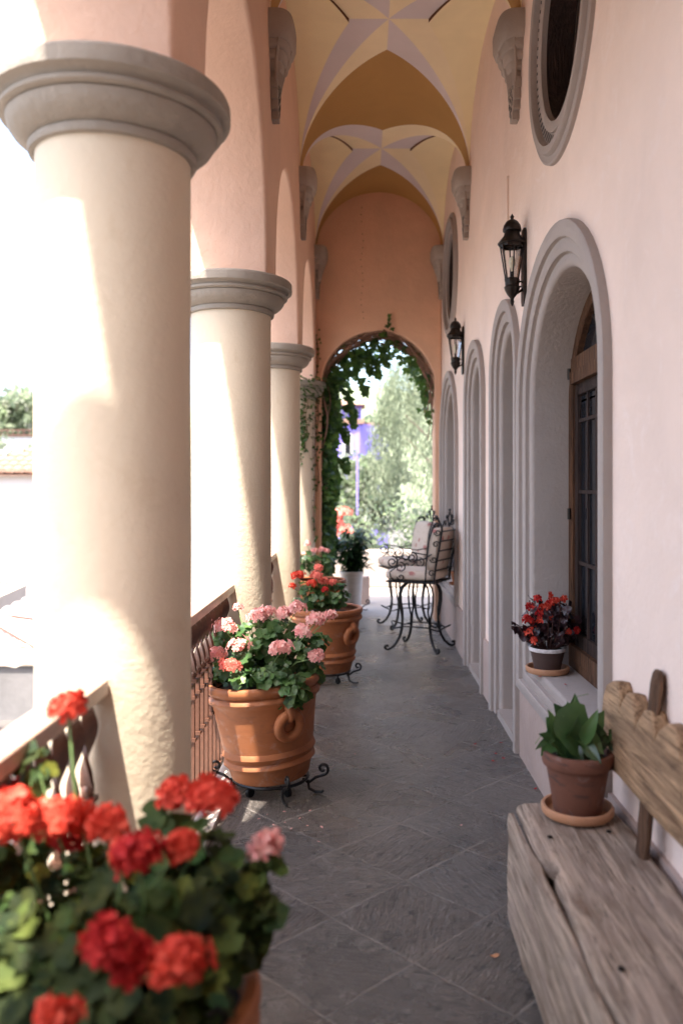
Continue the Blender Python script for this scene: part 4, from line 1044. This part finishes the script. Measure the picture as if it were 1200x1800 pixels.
# begonia on the window sill
SZ = .56
BX_, BY_ = .985, 4.36
dish('saucer', BX_, BY_, SZ+.003, .115, 'orange terracotta saucer on the grey window sill', M['terra_light'])
t = thing('potted_begonia', (BX_, BY_, SZ+.009), 'dark-leaved red begonia in a small brown pot on the grey window sill', 'potted plant')
b = MB(); b.lathe([(.001, 0), (.062, 0), (.069, .012)]+[(.069+.021*u/10+(.0012 if u % 2 else -.0008), .012+.095*u/10) for u in range(1, 11)], (0,0,0), 40)
p = b.build('pot', M['brownpot'], t, 60, False)
b = MB(); b.lathe([(.090, .107), (.097, .109), (.098, .122), (.093, .128), (.086, .127), (.083, .115)], (0,0,0), 40); b.build('rim', M['whiterim'], p, 60, False)
b = MB(); b.lathe([(.085, .115), (.001, .118)], (0,0,0), 20); b.build('soil', M['soil'], p, 60, False)
random.seed(61); b = MB(); fl = []
for i in range(46):
    a = rnd(0, 6.28); r_ = rnd(.03, .19); e = Vector((math.cos(a)*r_, math.sin(a)*r_*.8, rnd(.24, .40)-r_*.25)); s = Vector((math.cos(a)*.03, math.sin(a)*.03, .115))
    if i < 8: e.z = rnd(.17, .25)
    if e.x > .14: e.x = .14
    m_ = s*.5+e*.5+Vector((math.cos(a)*.02, math.sin(a)*.02, -.01)); b.tube([s, m_, e], .003, 4, 1)
    for q in range(6):
        d = Vector((rnd(-1,1), rnd(-1,1), rnd(-.2,.8))); round_leaf(b, e*(1-.1*q)+s*.1*q+d*.02, d+Vector((0,-.4,.3)), rnd(.015, .030), 0, 3)
b.build('foliage', [M['begleaf'], M['begstem']], t, None, False)
for (px, py, r_) in ((945,1052,.026),(932,1068,.03),(928,1090,.03),(940,1098,.026),(966,1046,.014),(975,1058,.03),(990,1052,.016),(953,1068,.02),(960,1066,.018),(947,1078,.02),(930,1112,.03),(937,1125,.014),(925,1085,.016),(965,1060,.016),(998,1110,.012),(1012,1108,.012),(963,1085,.012),(950,1090,.016)):
    c = P(px, py, BY_-.08+rnd(-.03,.06))
    flower_head(t, c, r_, M['crimson'] if random.random() < .4 else M['coral'], 7 if r_ > .02 else 4, .017)
# small pot on the far window sill
t = thing('flowerpot', (.97, 8.3, .563), 'small terracotta pot with a purple plant on the far window sill', 'flower pot')
b = MB(); b.lathe([(.001, 0), (.05, 0), (.068, .11), (.075, .112), (.076, .135), (.066, .135), (.062, .11)], (0,0,0), 24); p = b.build('pot', M['terra'], t, 40, False)
b = MB(); b.lathe([(.001, -.001), (.085, .0), (.095, .02), (.088, .02), (.075, .006)], (0,0,0), 24); b.build('saucer', M['terra'], t, 40, False)
b = MB()
for i in range(60):
    d = Vector((rnd(-1,1), rnd(-1,1), rnd(-.2,1))).normalized(); round_leaf(b, Vector((0,0,.2))+d*rnd(.04,.09), d, rnd(.015,.028), 0, 3)
b.build('foliage', M['begleaf'], t, None, False)

# ------------------------------------------------------------------ fallen petals and leaf
random.seed(71)
PK = ['beside the stand foot', 'just right of the stand foot', 'nearest the pot stand', 'out in the open floor past the pot', 'at the edge of the pot shadow', 'close to a floor joint', 'in the middle of the scattered ones', 'rightmost of the group near the pot', 'nearest the viewer of that group', 'alone high up the corridor', 'alone beside the foreground geranium', 'alone in the middle of the corridor', 'left among those by the pot', 'closest to the sunlit curb']
RK = ['farthest left of the red ones', 'topmost of the cluster near the window base', 'in the middle of the cluster', 'right-hand one of the cluster', 'behind the cluster', 'alone near the bench end', 'close against the wall foot']
def petal(px, py, mt, r_, label, grp, z=.004, D=None):
    D = D or (EYE-z)*F/(py-VY); c = P(px, py, D); b = MB(); a0 = rnd(0, 6)
    n = 7; b.add([(0,0,r_*.15)]+[(r_*(1+.3*math.cos(2*a_+a0))*math.cos(a_), r_*.6*math.sin(a_), r_*rnd(.0,.5)) for a_ in [2*PI*k/n for k in range(n)]], [(0, k+1, (k+1) % n+1) for k in range(n)])
    b.v = [(p_[0]*math.cos(a0)-p_[1]*math.sin(a0), p_[0]*math.sin(a0)+p_[1]*math.cos(a0), p_[2]) for p_ in b.v]
    o = b.build('petal', M[mt], None, None, False); o.location = c; tag(o, label, 'petal', grp)
for iq, (px, py) in enumerate(((470,1432),(500,1427),(527,1439),(545,1425),(501,1446),(512,1457),(565,1454),(560,1480),(540,1452),(624,1326),(481,1618),(810,1451),(480,1450),(455,1440))):
    petal(px, py, 'pinkpetal', rnd(.007, .011), 'tiny fallen pink petal on the slate floor, '+PK[iq], 'pink petals fallen on the floor')
for iq, (px, py) in enumerate(((834,1308),(871,1325),(868,1338),(884,1333),(880,1306),(940,1387),(900,1299))):
    petal(px, py, 'crimson', rnd(.009, .015), 'small fallen red petal on the slate floor, '+RK[iq], 'red petals fallen on the floor')
petal(948, 1190, 'coral', .013, 'red petal lying on the sill in front of the begonia saucer', None, SZ+.004)
petal(993, 1204, 'crimson', .012, 'dark red petal lying alone farther out on the window sill', None, SZ+.004)
petal(869, 1681, 'terra_light', .016, 'single curled dry brown leaf on the slate floor by the bench', None)

# ------------------------------------------------------------------ terrace parapet and garden beyond the end arch
random.seed(81)
b = MB(); v, f = fill2d([[(-2.2, -.01), (3.6, -.01), (3.6, .56), (-2.2, .56)]], .18, .02, lambda u, v_, q: (u, 12.95+q, v_)); b.add(v, f)
o = b.build('parapet', M['parapet'], None, 40); tag(o, 'low white sunlit parapet closing the terrace beyond the arch', 'parapet')
b = MB(); v, f = fill2d([[(-.02, -.01), (.10, -.01), (.10, .36), (-.02, .36)]], .07, .008, lambda u, v_, q: (u, 11.0+q, v_)); b.add(v, f)
o = b.build('stone_block', M['dado'], None, 40); tag(o, 'short pale stone block behind the white pot on the terrace', 'stone block')

def cloud(b, c, rad, n, size, m=0, clump=14, flat=1.0, narrow=False, spread=.35):
    c = Vector(c); cl = []
    for i in range(clump):
        d = Vector((random.gauss(0,1), random.gauss(0,1), random.gauss(0,1))).normalized()*random.random()**.33
        cl.append((c+Vector((d.x*rad[0], d.y*rad[1], d.z*rad[2]*flat)), rnd(.6, 1.25)))
    for i in range(n):
        cc, k = random.choice(cl); d = Vector((random.gauss(0,.5), random.gauss(0,.5), random.gauss(0,.42)))
        q = cc+Vector((d.x*rad[0], d.y*rad[1], d.z*rad[2]))*spread*k; a, t_, n_ = frame(Vector((rnd(-1,1), rnd(-1,1), rnd(-.4,1))), rnd(0, 6)); s = size*rnd(.6, 1.3)
        b.add([q-a*s-t_*s*.15, q+t_*s*.5, q+a*s, q-t_*s*.5], [(0,1,2,3)], m)
def tree(name, x, y, z0, h, cr, label, mat_, n, size, weeping=False, cat='tree', group=None, trunk=.18):
    t = thing(name, (x, y, z0), label, cat, group)
    b = MB(); top = Vector((x, y, z0+h*.62))
    b.tube([(x, y, z0), (x+.1, y, z0+h*.25), (x-.1, y, z0+h*.45), top], [trunk, trunk*.8, trunk*.6, trunk*.3], 9)
    limbs = []
    for i in range(9):
        a = 2*PI*i/9+rnd(-.3,.3); e = Vector((x+math.cos(a)*cr*.65, y+math.sin(a)*cr*.65, z0+h*rnd(.6,.95))); s = Vector((x, y, z0+h*rnd(.35,.5)))
        b.tube([s, (s+e)/2+Vector((0,0,h*.06)), e], [trunk*.4, trunk*.25, trunk*.08], 6); limbs.append(e)
    b.build('trunk', M['bark'], t)
    b = MB()
    if weeping:
        cls = [(rnd(0, 6.28), cr*math.sqrt(random.random())) for _ in range(34)]
        for i in range(n//36):
            a, r_ = random.choice(cls); a += random.gauss(0, .12); r_ = min(cr, max(.05, r_+random.gauss(0, .16))); zt = z0+h*(.72+.28*math.sqrt(max(0, 1-(r_/cr)**2))*rnd(.6, 1)); L = h*rnd(.15, .45)
            sx, sy = x+math.cos(a)*r_, y+math.sin(a)*r_; dx = rnd(-.15,.15)
            for k in range(36):
                u = k/36; q = Vector((sx+math.cos(a)*.25*math.sin(u*1.6)+dx*u+rnd(-.13,.13), sy+rnd(-.13,.13), zt-L*u)); s = size*rnd(.6,1.2)
                d = Vector((rnd(-.7,.7), rnd(-.7,.7), -1)).normalized(); t_ = d.orthogonal().normalized(); t_.rotate(Matrix.Rotation(rnd(0,6), 3, d))
                b.add([q, q+d*s-t_*s*.22, q+d*s*2, q+d*s+t_*s*.22], [(0,1,2,3)])
    else:
        for e in limbs: cloud(b, e, (cr*.42, cr*.42, cr*.34), n//12, size, 0, 6, spread=.5)
        cloud(b, (x, y, z0+h*.8), (cr*.7, cr*.7, h*.2), n//4, size, 0, 16)
    b.build('crown', mat_, t, None)
    return t
# trees and shrubs beyond the parapet
tree('pepper_tree', 2.5, 22.0, -2.6, 8.6, 2.25, 'tall weeping pepper tree with hanging pale foliage filling the right of the end arch', M['pepper'], 26000, .075, True)
tree('pepper_tree', 2.5, 17.5, -2.6, 6.2, 1.4, 'lower weeping pepper tree close behind the right jamb of the end arch', M['pepper'], 9000, .08, True)
tree('leafy_tree', -1.6, 34.0, -2.6, 8.4, 2.6, 'hazy rounded tree far behind the purple building', M['bush'], 5000, .16)
tree('leafy_tree', -.1, 25.0, -2.6, 5.0, 1.7, 'broad pale green tree below the purple building', M['bush'], 7000, .11)
for i, (x, y, h, r_, l) in enumerate(((-.4, 15.2, 3.7, 1.0, 'pale sunlit shrub left of the terrace view, behind the coral blooms'), (.75, 15.0, 3.75, 1.1, 'sunlit shrub in the middle of the terrace view with tiny white flowers'),
                             (1.7, 15.3, 3.9, 1.0, 'white-flecked shrub behind the far bar stool'), (-1.4, 15.5, 3.6, 1.0, 'shrub hidden mostly behind the vine on the terrace edge'))):
    t = thing('garden_shrub', (x, y, -2.6), l, 'shrub', 'shrubs beyond the parapet')
    b = MB(); b.tube([(x, y, -2.6), (x+.05, y, -1.5), (x, y, -.2)], [.06, .05, .02], 6); b.build('stem', M['bark'], t)
    b = MB(); cloud(b, (x, y, -2.6+h*.68), (r_, r_*.8, h*.32), 5200, .05, 0, 26, spread=.42); b.build('foliage', M['bush'], t, None)
t = thing('flowering_shrub', (-.42, 13.6, -2.6), 'coral-flowered shrub peeping over the parapet behind the dark potted shrub', 'shrub')
b = MB(); cloud(b, (-.42, 13.6, .2), (.4, .3, .7), 900, .06, 0, 10); b.tube([(-.42,13.6,-2.6), (-.42,13.6,.2)], .04, 6, 0); b.build('foliage', M['bush'], t, None)
for i in range(9):
    c = P(rnd(585, 612), rnd(895, 945), 13.4); flower_head(t, c, .10, M['salmonpetal'], 16, .05)
# purple building
t = thing('purple_building', (-1.4, 30, -2.6), 'purple building with white arched windows and an open belvedere, far beyond the arch', 'building')
def quadwall(b, p0, p1, z0, z1, th=.3):
    p0 = Vector((*p0, 0)); p1 = Vector((*p1, 0)); n_ = (p1-p0).normalized().cross(Vector((0,0,1)))*th
    v = [p0, p1, p1-n_, p0-n_]; b.add([(p_.x, p_.y, z0) for p_ in v]+[(p_.x, p_.y, z1) for p_ in v], [(0,1,5,4), (1,2,6,5), (2,3,7,6), (3,0,4,7), (4,5,6,7)])
ZP = lambda py, D: EYE-(py-VY)/F*D
xk = (632-VX)/F*30
b = MB(); quadwall(b, (-4.2, 30.6), (xk, 30), -2.6, ZP(745,30)); quadwall(b, (xk, 30), (xk+1.1, 31.4), -2.6, ZP(745,30)-.0); b.build('wall', M['purple'], t, None)
b = MB(); b.box(-4.3, xk+.15, 29.9, 30.95, ZP(745,30)+.002, ZP(737,30)); b.box(-4.3, xk+1.0, 30.95, 31.6, ZP(745,30)+.004, ZP(739,30)); b.build('cornice', M['tile'], t, None)
for px in (611,):
    x = (px-VX)/F*30.1; 
    v, f = fill2d([[(x-.17, ZP(800,30)), (x+.17, ZP(800,30))]+arc(x, ZP(770,30), .17, .2, 0, PI, 12)[0:]], .03, .004, lambda u, v_, q: (u, 30.02+q, v_)); b = MB(); b.add(v, f); wn = b.build('window', M['white'], t)
    v, f = fill2d([[(x-.10, ZP(798,30)), (x+.10, ZP(798,30))]+arc(x, ZP(772,30), .10, .13, 0, PI, 12)], .01, .002, lambda u, v_, q: (u, 29.975+q, v_)); b = MB(); b.add(v, f); b.build('pane', M['glass'], wn)
b = MB()
for px in (603, 613, 624, 632): x = (px-VX)/F*30.3; b.box(x-.07, x+.07, 30.25, 30.4, ZP(737,30)+.001, ZP(712,30))
b.build('belvedere_column', M['purple'], t, None)
b = MB(); b.add([(-3.4, 29.8, ZP(712,30)), (xk+.2, 29.8, ZP(712,30)), (xk+.2, 31.6, ZP(712,30)), (-3.4, 31.6, ZP(712,30)), (-1.8, 30.7, ZP(690,30)), (xk-.6, 30.7, ZP(700,30))], [(0,1,5,4), (1,2,5), (2,3,4,5), (3,0,4), (0,3,2,1)]); b.build('roof', M['tile'], t, None)
b = MB(); b.tube([(P(628,905,17)), (P(628,800,17))], .022, 8); o = b.build('lamp_post', M['purple'], None); tag(o, 'slim purple post standing among the shrubs below the purple building', 'post')
# hills
def hill(name, x0, x1, y, pts, base=-3):
    b = MB(); rows = [[], [], []]
    for i in range(61):
        u = i/60; x = x0+(x1-x0)*u; h = 0
        for (cx_, hh, wd) in pts: h += hh*math.exp(-((x-cx_)/wd)**2)
        h += 1.2*noise.noise(Vector((x*.12, 0, y)))
        rows[0].append((x, y-30, base)); rows[1].append((x, y-8, base+h*.65)); rows[2].append((x, y+10, base+h))
    b.grid(rows); tag(b.build(name, M['hill'], None, 60), kind='structure')
hill('hills', -160, 160, 170, [(-10, 26, 50), (60, 18, 40), (-90, 8, 40)])

# ------------------------------------------------------------------ courtyard seen on the left
random.seed(91)
t = thing('white_house', (-10, 20, -2.6), 'white neighbouring house with a clay barrel-tile roof at the far left', 'house')
EZ = ZP(836, 20)
b = MB(); b.box(-16, -6.6, 20, 26, -2.6, EZ+.1); b.build('wall', M['white'], t, None)
b = MB(); sl_ = .36; rows = []
for i in range(40):
    rows.append([])
nT = 44; sp = .24
for i in range(nT):
    x = -16.2+i*sp+.12
    Lm = min(3.2, max(.2, (x+9.9)*1.2)); Lm = min(Lm, max(.2, (-6.4-x)*4))
    if Lm < .25: continue
    for j in range(int(Lm/.35)+1):
        y0 = 19.75+j*.35; z0 = EZ+(y0-19.75)*sl_+.06; y1 = y0+.42; z1 = z0+.35*sl_+.0; rr = .12
        rw = []
        for (yy, zz, r2) in ((y0, z0+.02, rr), (y1, z1, rr*.85)):
            rw.append([(x+r2*math.cos(PI*k/8), yy, zz+r2*math.sin(PI*k/8)*.8) for k in range(9)])
        rw.insert(0, [(x+.6*rr*math.cos(PI*k/8), y0, z0+rr*.3*math.sin(PI*k/8)) for k in range(9)])
        b.grid(rw)
b.build('roof', M['tile'], t, 50)
b = MB(); b.add([(-9.9, 19.76, EZ), (-6.4, 19.76, EZ), (-6.4, 23, EZ+3.24*sl_), (-7.2, 23, EZ+3.24*sl_)], [(0,1,2,3)]); b.build('roof_underlay', M['tile'], t, None)
tree('leafy_tree', -18.6, 42.0, -2.6, 9.4, 3.4, 'dark green round tree on the skyline at the far left', M['bush'], 7000, .2, trunk=.3)
tree('leafy_tree', -12.6, 29.0, -2.6, 6.0, 2.1, 'bright yellow-green tree just over the tiled roof at the far left', M['bush'], 6000, .12)
t = thing('terrace_house', (-17.0, 38, -2.6), 'distant pink-topped terrace house with a railing, far left behind the tiled roof', 'house')
b = MB(); b.box(-18.5, -13, 38, 42, -2.6, ZP(768,38)); b.build('wall', M['white'], t, None)
b = MB(); b.box(-18.5, -13, 37.9, 38.0, ZP(767,38), ZP(764,38)); b.box(-18.5, -13, 37.9, 37.95, ZP(757,38), ZP(755,38))
for i in range(22): b.box(-18.4+i*.25, -18.36+i*.25, 37.9, 37.95, ZP(764,38), ZP(757,38))
b.build('railing', M['rail'], t, None)
b = MB(); b.box(-15.6, -13, 40, 42, ZP(768,38), ZP(740,38)); b.build('roof_room', M['white'], t, None)
# canvas canopies over the courtyard
def canopy(name, cx_, cy_, z, w_, d_, h_, label):
    t = thing(name, (cx_, cy_, -2.6), label, 'canopy', 'cream canvas canopies in the courtyard')
    b = MB(); rows = []
    n = 20
    for i in range(n+1):
        r_ = []
        for j in range(n+1):
            u, v_ = i/n*2-1, j/n*2-1; m_ = max(abs(u), abs(v_)); r_.append((cx_+u*w_, cy_+v_*d_, z+h_*(1-m_)**1.3-.10*(1-abs(u*v_))*m_**6+.02*math.sin(u*9)))
        rows.append(r_)
    b.grid(rows)
    for s in (-1, 1):
        b.grid([[(cx_+s*w_, cy_-d_+2*d_*j/n, z-.10*(1-abs(j/n*2-1)) - q*.25-(.03*math.sin(j*2.2)*q)) for j in range(n+1)] for q in (0, 1)])
        b.grid([[(cx_-w_+2*w_*j/n, cy_+s*d_, z-.10*(1-abs(j/n*2-1)) - q*.25-(.03*math.sin(j*2.2)*q)) for j in range(n+1)] for q in (0, 1)])
    b.build('canvas', M['canvas'], t, 60)
    b = MB(); b.tube([(cx_, cy_, -2.6), (cx_, cy_, z+h_)], .035, 8)
    for s in (-1, 1):
        for q in (-1, 1): b.tube([(cx_, cy_, z+h_-.03), (cx_+s*w_, cy_+q*d_, z-.01)], .018, 5)
    b.build('frame', M['rail'], t)
canopy('canopy', -6.0, 12.6, -.72, 1.35, .95, .40, 'cream canvas canopy seen just over the near balustrade at far left')
canopy('canopy', -8.8, 16.0, -.55, 1.6, 1.6, .5, 'second cream canopy farther across the courtyard')
t = thing('planter_wall', (-6.4, 14.8, -2.6), 'grey block planter wall with orange flowers in the courtyard', 'planter')
b = MB(); b.box(-9.5, -4.4, 14.6, 15.3, -2.6, -1.62); b.build('wall', M['greyblock'], t, None)
b = MB(); b.box(-9.55, -4.35, 14.55, 15.35, -1.618, -1.52); b.build('coping', M['capital'], t, None)
b = MB()
for i in range(14): cloud(b, (-9.2+i*.36, 14.9, -1.32), (.22, .2, .2), 90, .05, 0, 4)
b.build('foliage', M['gleaf_dark'], t, None)
for i in range(12): flower_head(t, (-8.5+i*.36+rnd(-.1,.1), 14.6, -1.2+rnd(-.12,.12)), .08, M['coral'], 10, .04)
